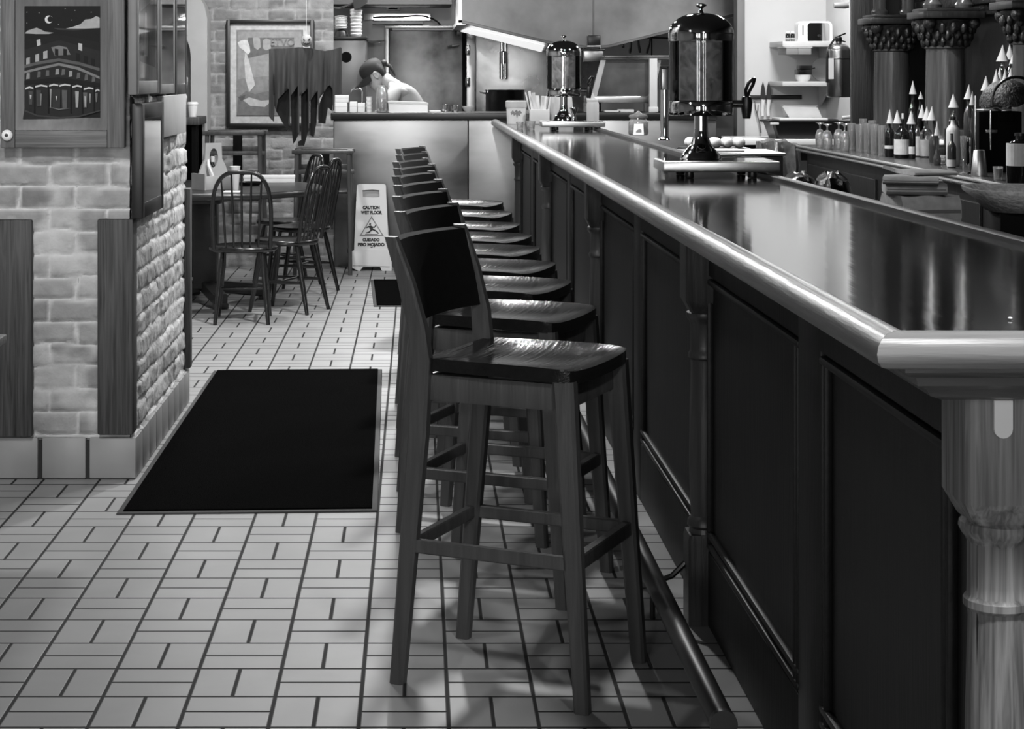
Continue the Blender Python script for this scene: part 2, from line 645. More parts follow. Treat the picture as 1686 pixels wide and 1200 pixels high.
bm = bm_new()
box(bm, -3.2, 4.0, -1.5, 17.0, -0.1, 0.0)
struct(obj('floor', bm, M['floor'], smooth=0), 'quarry tile floor in a checkered parquet of tile pairs')
bm = bm_new()
box(bm, -3.2, 4.0, -1.5, 17.0, 3.0, 3.1)
struct(obj('ceiling', bm, M['ceiling'], smooth=0))
bm = bm_new()
box(bm, -3.2, -3.1, -1.5, 14.2, 0, 3.0)
struct(obj('wall_left', bm, M['plaster'], smooth=0))

bm = bm_new()
box(bm, -3.2, 4.0, -1.6, -1.5, 0, 3.0)
struct(obj('wall_front', bm, M['plaster'], smooth=0))

# brick pier
BX, BY = -1.04, 6.65
bm = bm_new()
box(bm, -2.05, BX - 0.004, BY + 0.004, 8.19, 0.0, 3.0)
pier_core = struct(obj('wall_pier', bm, M['brick'], smooth=0), 'whitewashed brick pier standing on a tile base')
pier_core.data.attributes.new('brick_tone', 'FLOAT', 'POINT').data.foreach_set('value', [lin(170)] * len(pier_core.data.vertices))
struct(brick_panel('wall_pier_front', -2.05, BX, 0.15, 2.999, 0.0105, lambda s, z, h: (s, BY - h, z), 3.0, 0.014, (150, 206)))
struct(brick_panel('wall_pier_side', BY, 8.19, 0.15, 2.999, 0.0105, lambda s, z, h: (BX + h, s, z), 11.0, 0.013, (172, 206)))

# tile base round the pier
bm = bm_new()
edges = [X(u, 6.63) for u in (-160, -82, -5, 64, 71, 142, 147, 222)]
segs = [(edges[0], edges[1] - 0.008), (edges[1], edges[2] - 0.004), (edges[2], X(62, 6.63)), (X(69, 6.63), X(141, 6.63)),
        (X(147, 6.63), -1.016)]
for a, b in segs:
    box(bm, a, b, 6.63, 6.66, 0.004, 0.152, 0.005)
y = 6.632
while y < 8.2:
    box(bm, -1.06, -1.016, y + (0.03 if y < 6.64 else 0.004), min(y + 0.168, 8.23), 0.004, 0.150, 0.005)
    y += 0.175
struct(obj('baseboard_pier', bm, M['base_tile']), 'square clay tile base round the brick pier')
bm = bm_new()
box(bm, -2.05, -1.022, 6.64, 8.2, 0.0, 0.140)
struct(obj('baseboard_grout', bm, mat('grout', 45, 0.9), smooth=0))

# boards on the pier
def pier_board(name, x0, x1, y0, y1, z0, z1, label):
    b = bm_new()
    box(b, x0, x1, y0, y1, z0, z1, 0.006)
    return struct(obj(name, b, M['board']), label)


pier_board('trim_1', X(-46, 6.61), X(52, 6.61), 6.61, 6.655, 0.158, Z(362, 6.61), 'weathered dark board on the brick pier beside the table edge')
pier_board('trim_2', X(160, 6.61), X(219, 6.61), 6.61, 6.71, 0.165, Z(361, 6.61), 'weathered dark board at the corner of the brick pier')
pier_board('trim_3', -1.045, -1.005, 8.13, 8.20, 0.160, Z(310, 8.15), 'narrow dark corner strip at the far end of the brick pier')

# back wall: brick, plaster arch wall
struct(brick_panel('wall_back', -1.62, -0.635, 0.0, 2.999, 0.014, lambda s, z, h: (s, 13.95 - h, z), 23.0, 0.012, (122, 160)),
       'brick wall behind the dining table')
bm = bm_new()
box(bm, -1.62, -0.640, 13.956, 14.08, 0, 3.0)
o = struct(obj('wall_back_core', bm, M['brick'], smooth=0))
o.data.attributes.new('brick_tone', 'FLOAT', 'POINT').data.foreach_set('value', [lin(150)] * 8)
# plaster wall with a round arched niche
AY = 13.7
arch = []
ax0, ax1, az = X(238, AY), X(314, AY), Z(92, AY)
rx = (ax1 - ax0) / 2
for k in range(13):
    a = math.pi * k / 12
    arch.append(((ax0 + ax1) / 2 + rx * math.cos(a), az + rx * 1.25 * math.sin(a)))
outer = [(X(341, AY), 0.0), (X(341, AY), Z(30, AY)), (X(336, AY), Z(8, AY)), (X(329, AY), Z(-3, AY)), (X(322, AY), 3.0), (-3.1, 3.0), (-3.1, 0.0)]
poly = outer + [(ax0, 0.0)] + arch[::-1] + [(ax1, 0.0)]
bm = bm_new()
prism(bm, poly, 'y', AY, 13.94)
struct(obj('wall_arch', bm, M['plaster'], smooth=20), 'pale plaster wall with an arched niche behind the brick pier')
bm = bm_new()
box(bm, -3.1, -1.63, 13.96, 14.05, 0, 3.0)
struct(obj('wall_niche', bm, M['plaster'], smooth=0))

# kitchen shell
KY = 16.6
bm = bm_new()
box(bm, -1.2, 3.9, KY, KY + 0.1, 0, 3.0)
struct(obj('wall_kitchen', bm, mat('kitchen_wall_panel', 150, 0.35, 0.25, 0.1, 2), smooth=0))
bm = bm_new()
box(bm, -1.3, -1.2, 14.08, KY, 0, 3.0)
struct(obj('wall_kitchen_side', bm, M['plaster'], smooth=0))
bm = bm_new()
box(bm, -1.2, 0.30, 15.75, KY, Z(7, 15.75), Z(7, 15.75) + 0.18)
struct(obj('ceiling_soffit', bm, M['dark_wall'], smooth=0), 'dark soffit over the kitchen doorway')
# white wall of the prep corner and the wall behind the back bar
WY = 14.0
wx0, wx1 = X(1226, WY), X(1360, WY)
bm = bm_new()
box(bm, wx0, wx1, WY, WY + 0.12, 0, 3.0)
struct(obj('wall_prep', bm, M['white_wall'], smooth=0), 'white wall of the prep corner')
bm = bm_new()
box(bm, wx1, wx1 + 0.1, 13.0, WY + 0.12, 0, 3.0)
struct(obj('wall_prep_side', bm, M['white_wall'], smooth=0))
bm = bm_new()
box(bm, X(1213, WY), wx0 - 0.001, WY - 0.02, WY + 0.14, 0, 3.0, 0.004)
struct(obj('trim_4', bm, mat('grey_jamb', 120, 0.5)), 'grey jamb at the end of the white wall')
bm = bm_new()
box(bm, 3.45, 3.55, -1.5, 13.2, 0, 3.0)
struct(obj('wall_right', bm, M['dark_wall'], smooth=0))

# ================================================================== RUGS
def rug(name, pts, label, edge=0.035):
    cx = sum(p[0] for p in pts) / 4
    cy = sum(p[1] for p in pts) / 4
    t = thing(name, label, 'rug', (cx, cy, 0))
    loc = [Vector((p[0] - cx, p[1] - cy)) for p in pts]
    inn = [p - Vector((math.copysign(edge, p.x), math.copysign(edge, p.y))) for p in loc]
    b = bm_new()
    loft(b, [[(p.x, p.y, 0.0005) for p in loc], [(p.x, p.y, 0.005) for p in loc],
             [(p.x * 0.995, p.y * 0.998, 0.007) for p in loc]])
    obj('rubber_border', b, M['rug_edge'], t)
    b = bm_new()
    loft(b, [[(p.x, p.y, 0.0071) for p in inn], [(p.x, p.y, 0.0115) for p in inn], [(p.x * 0.99, p.y * 0.997, 0.0135) for p in inn]])
    obj('pile', b, M['rug'], t)
    return t


rug('entrance_rug', [(-1.000, 6.10), (-0.131, 6.14), (-0.172, 9.07), (-1.000, 9.03)],
    'big black floor rug lying on the tiles beside the brick pier', 0.02)
rug('floor_mat', [(-0.273, 11.55), (0.06, 11.55), (0.04, 13.0), (-0.327, 13.0)],
    'small black mat in front of the wet floor sign', 0.02)

# ================================================================== BAR
TH = 0.004
bar_t = thing('bar_counter', 'long dark wooden bar counter with a rounded rail and panelled front', 'bar counter', (0.605, 2.41, 0), TH)
BL = 11.4
PANEL = 0.178


def to_bar(x, y):
    """world x,y -> bar local"""
    dx, dy = x - 0.605, y - 2.41
    return (dx * math.cos(TH) + dy * math.sin(TH), -dx * math.sin(TH) + dy * math.cos(TH))


LIP = [(0.0, 0.67), (1.6, 0.64), (5.0, 0.575), (BL, 0.56)]
bm = bm_new()
prism(bm, [(0.05, 0.05)] + [(x, max(y, 0.05)) for y, x in LIP] + [(0.05, BL)], 'z', 1.080, 1.119)
obj('countertop', bm, M['bar_top'], bar_t, 0)
prof = [(0, 1.078), (.032, 1.076), (.043, 1.080), (.049, 1.088), (.051, 1.098), (.049, 1.108), (.043, 1.117), (.032, 1.1235),
        (.02, 1.125), (.008, 1.124), (.002, 1.121), (0, 1.119)]
bm = bm_new()
loft(bm, [[(.05 - o, BL + .02 - .3 * o, z) for o, z in prof], [(.05 - o, BL - .1, z) for o, z in prof],
          [(.05 - o, .05 - o, z) for o, z in prof]])
obj('edge_rail', bm, M['bar_rail'], bar_t, 50, 'worn rounded rail along the customers\' side')
bm = bm_new()
loft(bm, [[(.0505 - o, .05 - o, z) for o, z in prof], [(.60, .05 - o, z) for o, z in prof], [(.67, .05 - .9 * o, z) for o, z in prof]])
obj('edge_rail', bm, M['bar_end_rail'], bar_t, 50, 'worn rounded rail across the end')
cove = [(0, 1.079), (.128, 1.079), (.128, 1.066), (.122, 1.060), (.108, 1.056), (.104, 1.044), (.09, 1.038), (.08, 1.026), (.06, 1.018), (0, 1.018)]
bm = bm_new()
loft(bm, [[(PANEL - o, BL - .05, z) for o, z in cove], [(PANEL - o, PANEL - o, z) for o, z in cove], [(.60, PANEL - o, z) for o, z in cove]])
obj('apron_moulding', bm, wood('apron_wood', 84, .4, 'x', .3), bar_t, 30)
bm = bm_new()
for (ya, xa), (yb, xb) in zip(LIP, LIP[1:]):
    bar(bm, (xa - .01, ya, 1.123), (xb - .01, yb + .005, 1.123), 0.035, 0.016)
obj('service_lip', bm, mat('service_lip_wood', 60, .5, 0, .2), bar_t, 40)
# carcass and panelled front
bm = bm_new()
box(bm, PANEL + .012, .52, PANEL + .012, BL - .05, 0.0, 1.079)
obj('carcass', bm, M['bar_front'], bar_t, 0)
stile_y = [.30 + .11]
k = 0
bm = bm_new()
yy = PANEL
ends = []
for n in range(9):
    yc = 1.23 + 1.37 * (n - 0)
    ends.append(yc)
b_sections = [PANEL] + ends + [BL - .05]
box(bm, PANEL, PANEL + .02, PANEL, BL - .05, 0.0, 0.20, 0.004)
box(bm, PANEL, PANEL + .02, PANEL, BL - .05, 0.93, 1.05, 0.004)
for yc in ends:
    if yc < BL - .2:
        box(bm, PANEL - .0005, PANEL + .02, yc - .10, yc + .10, 0.0, 1.05, 0.004)
obj('front_frame', bm, M['bar_front'], bar_t)
for a, b_ in zip(b_sections, b_sections[1:]):
    lo, hi = a + .10, min(b_ - .10, BL - .05)
    if hi - lo < .2:
        continue
    b = bm_new()
    for zz in (0.215, 0.245, 0.915):
        box(b, PANEL - .004, PANEL + .014, lo, hi, zz - .009, zz + .009, 0.007)
    for yv in (lo + .012, hi - .012, lo + .04, hi - .04):
        box(b, PANEL - .003, PANEL + .014, yv - .007, yv + .007, 0.21, 0.92, 0.006)
    obj('panel_moulding', b, M['bar_trim'], bar_t)


def bar_post(lx, ly, half, label=None):
    b = bm_new()
    s = half
    # square block with chamfered foot, rings, turned shaft, plinth
    def sq(h, z, ch=0.006):
        return [(lx - h + ch, ly - h, z), (lx + h - ch, ly - h, z), (lx + h, ly - h + ch, z), (lx + h, ly + h - ch, z), (lx + h - ch, ly + h, z),
                (lx - h + ch, ly + h, z), (lx - h, ly + h - ch, z), (lx - h, ly - h + ch, z)]
    loft(b, [sq(s, 1.024), sq(s, 0.865), sq(s * 0.72, 0.832)])
    turned = [(s * .74, .834), (s * .84, .828), (s * .86, .820), (s * .80, .812), (s * .72, .806), (s * .66, .798), (s * .66, .74), (s * .67, .725),
              (s * .75, .718), (s * .75, .708), (s * .66, .702), (s * .64, .69), (s * .70, .55), (s * .72, .42), (s * .66, .31), (s * .62, .285),
              (s * .78, .272), (s * .80, .260), (s * .70, .252), (s * .74, .238)]
    lathe(b, turned, (lx, ly), 20)
    loft(b, [sq(s * .8, 0.24), sq(s * .86, 0.225), sq(s * .86, 0.0)])
    o = obj('turned_post', b, M['bar_post'] if label else M['bar_post_shaded'], bar_t, 35)
    if label:
        o['label'] = label
    return o


bar_post(.225, .212, .0625, 'pale worn corner post')
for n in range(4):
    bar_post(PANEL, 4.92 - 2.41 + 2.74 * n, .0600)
b = bm_new()
hook = [(-.013, 0), (.013, 0), (.013, -.040)] + [(.013 * math.cos(a), -.040 - .013 * math.sin(a)) for a in [math.pi * q / 8 for q in range(1, 8)]] + [(-.013, -.040)]
cx_, cz_ = X(1650, 2.56), Z(665, 2.56)
lx_, ly_ = to_bar(cx_, 2.555)
prism(b, [(lx_ + p, cz_ + q + .006) for p, q in hook], 'y', .212 - .0625 - .007, .212 - .0625 + .001)
obj('door_stop_tab', b, M['knob'], bar_t, 0, 'white rounded plastic tab under the end moulding')

# foot rail, bolted to the bar
fx, fy = to_bar(.612, 3.66)
bm = bm_new()
tube(bm, [(fx, fy, .17), (fx, fy + 5, .17), (fx, fy + 8.9, .17)], 0.026, 16)
fr = obj('foot_rail', bm, mat('foot_rail_metal', 62, 0.42, 0.5, 0.25, 6), bar_t, label='dark metal foot rail pipe')
bm = bm_new()
tube(bm, [(fx, fy - .004, .17), (fx, fy + .012, .17)], 0.028, 20)
obj('end_cap', bm, mat('foot_rail_cap', 95, 0.35, 0.7), fr)
for n in range(4):
    ly = fy + 4.92 - 3.66 + 2.74 * n + 0.02
    b = bm_new()
    tube(b, [(fx, ly, .147), (fx + .01, ly, .12), (fx + .04, ly, .10), (fx + .08, ly, .115), (PANEL - .05, ly, .15)], .008, 8)
    tube(b, [(fx + .03, ly, .10), (fx + .028, ly, .05), (fx + .028, ly, .0)], .008, 8)
    obj('bracket', b, M['dark_metal'], fr)

# under-bar ledge with clutter behind the lip
ub = thing('under_bar_station', 'dark under-bar work ledge behind the service side of the bar', 'work ledge', (1.62, 6.2, 0))
bm = bm_new()
box(bm, -.20, .19, -2.9, 1.6, 0.93, 0.96, .004)
obj('ledge', bm, M['steel_dark'], ub)
bm = bm_new()
box(bm, -.19, .18, -2.88, 1.58, 0.0, 0.93)
obj('body', bm, M['black_matte'], ub, 0)

# ================================================================== BAR STOOLS
def bar_stool():
    t = thing('bar_stool', '', 'bar stool', (0.253, 4.497, 0), math.radians(-25.2), 'bar stools along the bar')
    b = bm_new()
    n = 16
    top, bot = [], []
    for i in range(n + 1):
        for j in range(n + 1):
            a, c = i / n * 2 - 1, j / n * 2 - 1
            k = 1 - 0.035 * (abs(a) ** 10) * (abs(c) ** 10)
            x = 0.020 + 0.192 * a + 0.006 * a * (1 - c * c)
            y = 0.209 * c * (1 - (0.07 if a < 0 else 0.0) * abs(a))
            dish = (1 - abs(c) ** 2.4)
            z = 0.787 - 0.020 * dish * min(1.0, (1.15 - abs(a - .05)) * 1.6) - 0.006 * max(0, a) ** 4
            top.append(b.verts.new((x * k, y * k, z)))
            bot.append(b.verts.new((x * k, y * k, z - 0.030)))
    m = n + 1
    for i in range(n):
        for j in range(n):
            b.faces.new((top[i * m + j], top[(i + 1) * m + j], top[(i + 1) * m + j + 1], top[i * m + j + 1]))
            b.faces.new((bot[i * m + j], bot[i * m + j + 1], bot[(i + 1) * m + j + 1], bot[(i + 1) * m + j]))
    rim = [(0, j) for j in range(n)] + [(i, n) for i in range(n)] + [(n, n - j) for j in range(n)] + [(n - i, 0) for i in range(n)]
    for (a, c), (d, e) in zip(rim, rim[1:] + rim[:1]):
        b.faces.new((top[a * m + c], top[d * m + e], bot[d * m + e], bot[a * m + c]))
    obj('seat', b, M['stool_seat'], t, 50)
    b = bm_new()
    for s in (-1, 1):
        bar(b, (-.165, s * .172, .715), (.175, s * .178, .715), .022, .062)
    bar(b, (.172, -.178, .712), (.172, .178, .712), .022, .062)
    bar(b, (-.165, -.172, .712), (-.165, .172, .712), .022, .062)
    obj('seat_frame', b, M['stool'], t)
    for s in (-1, 1):
        b = bm_new()
        post(b, [(-.2375, s * .196, 0), (-.212, s * .193, .30), (-.186, s * .189, .60), (-.178, s * .188, .78), (-.187, s * .192, .86),
                 (-.215, s * .198, .97), (-.252, s * .203, 1.075)], [.036, .042, .048, .050, .046, .040, .030], [.032, .034, .036, .036, .034, .030, .026])
        obj('leg', b, M['stool'], t, 30)
        b = bm_new()
        post(b, [(.2375, s * .205, 0), (.212, s * .195, .36), (.186, s * .184, .755)], [.036, .044, .052], [.032, .036, .042])
        obj('leg', b, M['stool'], t, 30)
    for s in (-1, 1):
        b = bm_new()
        bar(b, (-.208, s * .193, .335), (.212, s * .195, .335), .020, .032)
        obj('stretcher', b, M['stool'], t, 30)
    b = bm_new()
    bar(b, (.214, -.195, .335), (.214, .195, .335), .024, .036)
    obj('stretcher', b, M['stool'], t, 30)
    b = bm_new()
    bar(b, (-.208, -.19, .335), (-.208, .19, .335), .020, .032)
    obj('stretcher', b, M['stool'], t, 30)
    # curved backrest panel
    b = bm_new()
    rings = []
    for i in range(13):
        c = i / 12 * 2 - 1
        y = c * .196
        bow = -.030 * (1 - c * c)
        r = []
        for z, dx in ((.872, -.186), (.95, -.205), (1.02, -.227), (1.066, -.243)):
            r.append((dx + bow + .010, y, z))
        for z, dx in ((1.070, -.249), (1.02, -.227), (.95, -.205), (.870, -.186)):
            r.append((dx + bow - .010, y, z))
        rings.append(r)
    loft(b, rings)
    obj('backrest', b, M['leather'], t, 40)
    return t


stool0 = bar_stool()
offs = [(0, .253, -25.2), (.815, .262, -23), (1.47, .245, -22), (2.05, .24, -21), (2.64, .225, -20), (3.20, .225, -21), (3.78, .21, -19),
        (4.48, .215, -18), (5.22, .205, -18)]
for k, (dy, x, a) in enumerate(offs):
    s = stool0 if k == 0 else copy_tree(stool0)
    s.location = (x, 4.497 + dy, 0)
    s.rotation_euler = (0, 0, math.radians(a))
    s['label'] = ('dark wooden bar stool at the near end of the row, seen in full' if k == 0 else
                  'last bar stool of the row, closest to the steel kitchen counter' if k == len(offs) - 1 else
                  '%s dark wooden bar stool of the row, counted from the one seen in full' % ORD[k])
# ================================================================== PICTURES
# painting in a pine door-frame on the pier front
PD = 6.60
t = thing('framed_painting', 'night street painting in a wide pine frame hanging on the brick pier', 'framed painting',
          (X(105, PD), PD, Z(243, PD)))
ox, oz = X(105, PD), Z(243, PD)


def pf(u):
    return X(u, PD) - ox


def pz(v):
    return Z(v, PD) - oz


def strip(name, u0, u1, v0, v1, y0, y1, m, parent, bev=.004):
    b = bm_new()
    box(b, pf(u0), pf(u1), y0, y1, pz(v1), pz(v0), bev)
    return obj(name, b, m, parent)


strip('frame_stile', 3, 27, -44, 243, -.025, .012, M['frame_pine'], t)
strip('frame_stile', 178, 207, -44, 243, -.025, .012, M['frame_pine'], t)
strip('frame_rail', 27, 178, 214, 243, -.024, .012, M['frame_pine_x'], t)
strip('frame_rail', 27, 178, -44, -18, -.024, .012, M['frame_pine_x'], t)
b = bm_new()


def bevel_ring(b, o, i, y0, y1):
    """sloping ring from the outer rectangle o (at y0) in to the inner rectangle i (at y1): (u0,u1,v0,v1)"""
    R = lambda q, y: [(pf(q[0]), y, pz(q[3])), (pf(q[1]), y, pz(q[3])), (pf(q[1]), y, pz(q[2])), (pf(q[0]), y, pz(q[2]))]
    rings = [R(o, .01), R(o, y0), R(i, y1), R(i, .01)]
    vs = [[b.verts.new(p) for p in r] for r in rings]
    for k in range(4):
        for n in range(4):
            m = (n + 1) % 4
            b.faces.new((vs[k][n], vs[k][m], vs[(k + 1) % 4][m], vs[(k + 1) % 4][n]))


bevel_ring(b, (27, 178, -18, 214), (40, 165, 10, 194), -.016, .002)
obj('inner_moulding', b, mat('pine_moulding', 104, .5, 0, .25, 3, (14, 14, 2)), t)
L = [(16, [(38, 8), (167, 8), (167, 196), (38, 196)])]
for (u, v) in ((44, 20), (64, 21), (44, 38), (96, 40), (123, 17), (107, 14), (150, 20), (118, 33)):
    L.append((190, [(u - .8, v), (u, v - .8), (u + .8, v), (u, v + .8)]))
moon = [(80 + 6.5 * math.cos(a), 32 + 6.5 * math.sin(a)) for a in [math.radians(40 + 280 * q / 14) for q in range(15)]]
moon += [(82.5 + 4.6 * math.cos(a), 31.5 + 4.9 * math.sin(a)) for a in [math.radians(320 - 280 * q / 14) for q in range(15)]]
L.append((225, moon))
L.append((170, [(40, 55), (46, 50), (55, 47), (60, 45.5), (68, 49), (74, 52), (88, 54), (80, 56), (60, 56)]))
L.append((180, [(108, 47), (120, 44), (132, 40), (140, 32), (150, 31), (158, 26.5), (164, 29), (164, 46), (140, 47)]))
L.append((60, [(88, 46), (108, 47), (150, 48), (120, 50), (95, 49)]))
# corner building with two galleries
L.append((34, [(40, 78), (60, 68), (82, 62), (97, 58), (118, 63), (140, 70), (164, 84), (164, 184), (130, 191), (100, 193), (62, 189), (40, 182)]))
L.append((22, [(40, 66), (97, 56), (164, 70), (164, 84), (97, 66), (40, 82)]))
L.append((200, [(60, 66), (66, 64), (67, 74), (61, 76)]))
L.append((190, [(129, 71), (135, 72), (135, 84), (129, 82)]))
for u0, v0_, w in ((43, 96, 6), (58, 90, 6), (71, 85, 7)):
    L.append((165, [(u0, v0_), (u0 + w, v0_ - 2), (u0 + w, v0_ + 11), (u0, v0_ + 12)]))
L.append((120, [(84, 78), (97, 75), (110, 78), (116, 90), (90, 92)]))
for k, u0 in enumerate((90, 104, 125, 138, 150)):
    L.append((20, [(u0, 80 + max(0, u0 - 104) * .35), (u0 + 6, 81 + max(0, u0 - 104) * .35), (u0 + 6, 92 + max(0, u0 - 104) * .4), (u0, 91 + max(0, u0 - 104) * .4)]))
L.append((88, [(40, 107), (64, 101), (97, 96), (130, 102), (164, 112), (164, 117), (130, 107), (97, 101), (64, 106), (40, 112)]))
L.append((125, [(40, 117), (60, 112), (97, 103.5), (128, 110), (164, 126), (164, 130), (128, 115), (97, 108), (60, 116), (40, 121)]))
for k, u0 in enumerate((44, 62, 76, 92, 102, 114, 127, 140, 152)):
    v0_ = 121 - (u0 - 40) * .15 if u0 < 97 else 113 + (u0 - 97) * .22
    L.append((150 if k in (0, 3, 5) else 96, [(u0, v0_), (u0 + 5, v0_), (u0 + 5, v0_ + 9), (u0 - 1, v0_ + 10)]))
L.append((20, [(40, 133), (97, 127), (164, 137), (164, 143), (97, 135), (40, 139)]))
for (u0, u1, v0_) in ((42, 55, 143), (57, 78, 140), (81, 96, 138.5), (98, 116, 138.5), (119, 135, 140.5), (138, 155, 144), (157, 164, 147)):
    L.append((205, [(u0, v0_ + 1.5), ((u0 + u1) / 2, v0_ - .8), (u1, v0_ + 1), (u1, v0_ + 3.5), ((u0 + u1) / 2, v0_ + 2), (u0, v0_ + 4.5)]))
for (u0, w, v0_, v1_, g) in ((47, 7, 150, 172, 70), (49, 3, 156, 163, 190), (60, 8, 148, 175, 66), (66, 3, 154, 174, 130), (82, 3, 146, 177, 150), (86, 14, 146, 178, 48),
                            (92, 2, 158, 166, 215), (102, 9, 148, 178, 92), (124, 6, 150, 177, 160), (121, 3, 150, 160, 60), (137, 7, 152, 177, 96), (139, 3, 158, 176, 170),
                            (147, 3, 154, 170, 150), (157, 4, 153, 168, 110)):
    L.append((g, [(u0, v0_), (u0 + w, v0_ + .5), (u0 + w - 1, v1_), (u0 + 1, v1_)]))
for u0 in (57, 80, 117, 136, 155):
    L.append((12, [(u0 - 1, 140), (u0 + 1, 140), (u0 + 1, 186), (u0 - 1, 186)]))
L.append((120, [(80, 176), (97, 179), (117, 178), (97, 181)]))
L.append((60, [(40, 180), (62, 189), (100, 192.5), (130, 190.5), (165, 181), (165, 183), (130, 193), (100, 195), (62, 191.5), (40, 183)]))
L.append((38, [(40, 183), (62, 191.5), (100, 195), (38, 196)]))
art('painting', L, lambda u, v, k: (pf(u), .004 - k, pz(v)), t, 0.00012)
b = bm_new()
lathe(b, [(.001, -.045), (.008, -.044), (.017, -.040), (.020, -.034), (.016, -.028), (.008, -.026), (.008, -.022)], (pf(15), pz(222)), 18, axis='y')
kn = obj('knob', b, M['knob'], t)
b = bm_new()
lathe(b, [(.001, -.047), (.006, -.046), (.007, -.043)], (pf(15), pz(222)), 12, axis='y')
obj('screw', b, M['frame_dark'], kn)

# pictures on the side of the pier (facing the aisle)
SX = -1.015


def side_picture(name, label, y0, y1, z0, z1, bw, m, mat_g, layers, thick=.035, inner=None, group=None):
    t = thing(name, label, 'framed picture', (SX, (y0 + y1) / 2, z0), 0, group)
    w, h = (y1 - y0) / 2, z1 - z0
    b = bm_new()
    box(b, -.012, thick, -w, -w + bw, 0, h, .004)
    box(b, -.012, thick, w - bw, w, 0, h, .004)
    box(b, -.012, thick, -w + bw, w - bw, 0, bw, .004)
    box(b, -.012, thick, -w + bw, w - bw, h - bw, h, .004)
    obj('frame', b, m, t)
    if inner:
        b = bm_new()
        iw = .012
        for (a0, a1, c0, c1) in ((-w + bw, -w + bw + iw, bw, h - bw), (w - bw - iw, w - bw, bw, h - bw), (-w + bw, w - bw, bw, bw + iw), (-w + bw, w - bw, h - bw - iw, h - bw)):
            box(b, 0, thick * .88, a0, a1, c0, c1, .003)
        obj('inner_frame', b, inner, t)
    full = [(mat_g, [(-w, 0), (w, 0), (w, h), (-w, h)])] + layers(w, h)
    art('picture', full, lambda a, c, k: (thick * .80 + k, a, c), t, .0004)
    b = bm_new()
    b.faces.new([b.verts.new((thick * .92, a, c)) for a, c in ((-w + bw * .9, bw * .9), (w - bw * .9, bw * .9), (w - bw * .9, h - bw * .9), (-w + bw * .9, h - bw * .9))])
    obj('glazing', b, M['picture_glass'], t, 0)
    return t


z0 = 1.392
side_picture('framed_picture', 'tall grey framed print beside the pine framed painting on the pier\'s side', 6.52 + .0, 7.09, z0, z0 + .62, .05, M['frame_grey'], 205,
             lambda w, h: [(150, [(-w + .1, .12), (w - .1, .10), (w - .1, .40), (-w + .1, .42)]), (215, [(-w + .1, .30), (w - .12, .36), (-w + .1, .40)]),
                           (230, [(-.1, .14), (.0, .14), (-.03, .30), (-.07, .30)])], .020)
side_picture('framed_picture', 'framed print with a dark inner frame, between two others on the pier\'s side', 7.13, 7.56, z0 - .005, z0 + .52, .04, M['frame_grey'], 175,
             lambda w, h: [(120, [(-w + .08, .08), (w - .08, .08), (w - .08, .40), (-w + .08, .40)]), (200, [(-.03, .06), (.04, .06), (.08, .14), (-.06, .14)]),
                           (215, [(-w + .08, .30), (w - .1, .31), (-w + .08, .37)])], .018, M['frame_dark'])
side_picture('framed_picture', 'dark framed print farthest along the pier\'s side, near its far edge', 7.60, 7.97, z0 - .012, z0 + .62, .045, M['frame_dark'], 150,
             lambda w, h: [(200, [(-w + .05, .38), (w - .05, .38), (w - .05, .60), (-w + .05, .60)]), (110, [(-w + .06, .16), (w - .06, .16), (w - .08, .36), (-w + .06, .36)]),
                           (225, [(-.08, .05), (.05, .05), (.0, .16), (-.06, .14)])], .016)
side_picture('framed_picture', 'black framed picture in a pale mount, lowest one on the pier\'s side', 6.60, 7.15, .945, 1.36, .055, M['frame_black'], 196,
             lambda w, h: [(120, [(-w + .14, .12), (w - .14, .12), (w - .14, .33), (-w + .14, .33)]), (80, [(-w + .16, .14), (-.02, .14), (-.03, .31), (-w + .16, .31)])], .028)
# pale board and hanging ribbons
t = thing('blank_canvas', 'pale square canvas board on the pier\'s side beside the black framed picture', 'canvas', (SX, 7.58, 1.215))
b = bm_new()
box(b, -.012, .02, -.36, .33, 0, .145 + .02, .004)
obj('board', b, M['plaster'], t)
for k, yy in enumerate((6.95, 7.38)):
    t = thing('ribbon', '%s white ribbon hanging below the framed prints on the pier' % ('nearer' if k == 0 else 'farther'), 'ribbon', (SX - .004, yy, 1.36))
    b = bm_new()
    prev = [(0, -.014, .05), (.004, -.014, .05), (.004, .014, .05), (0, .014, .05)]
    rings = []
    for q in range(6):
        zq = .045 - q * .017
        dy = .006 * math.sin(q * 1.3 + k)
        rings.append([(.002, -.012 + dy, zq), (.005, -.012 + dy, zq), (.005, .012 + dy, zq), (.002, .012 + dy, zq)])
    loft(b, rings)
    obj('strip', b, M['paper'], t)

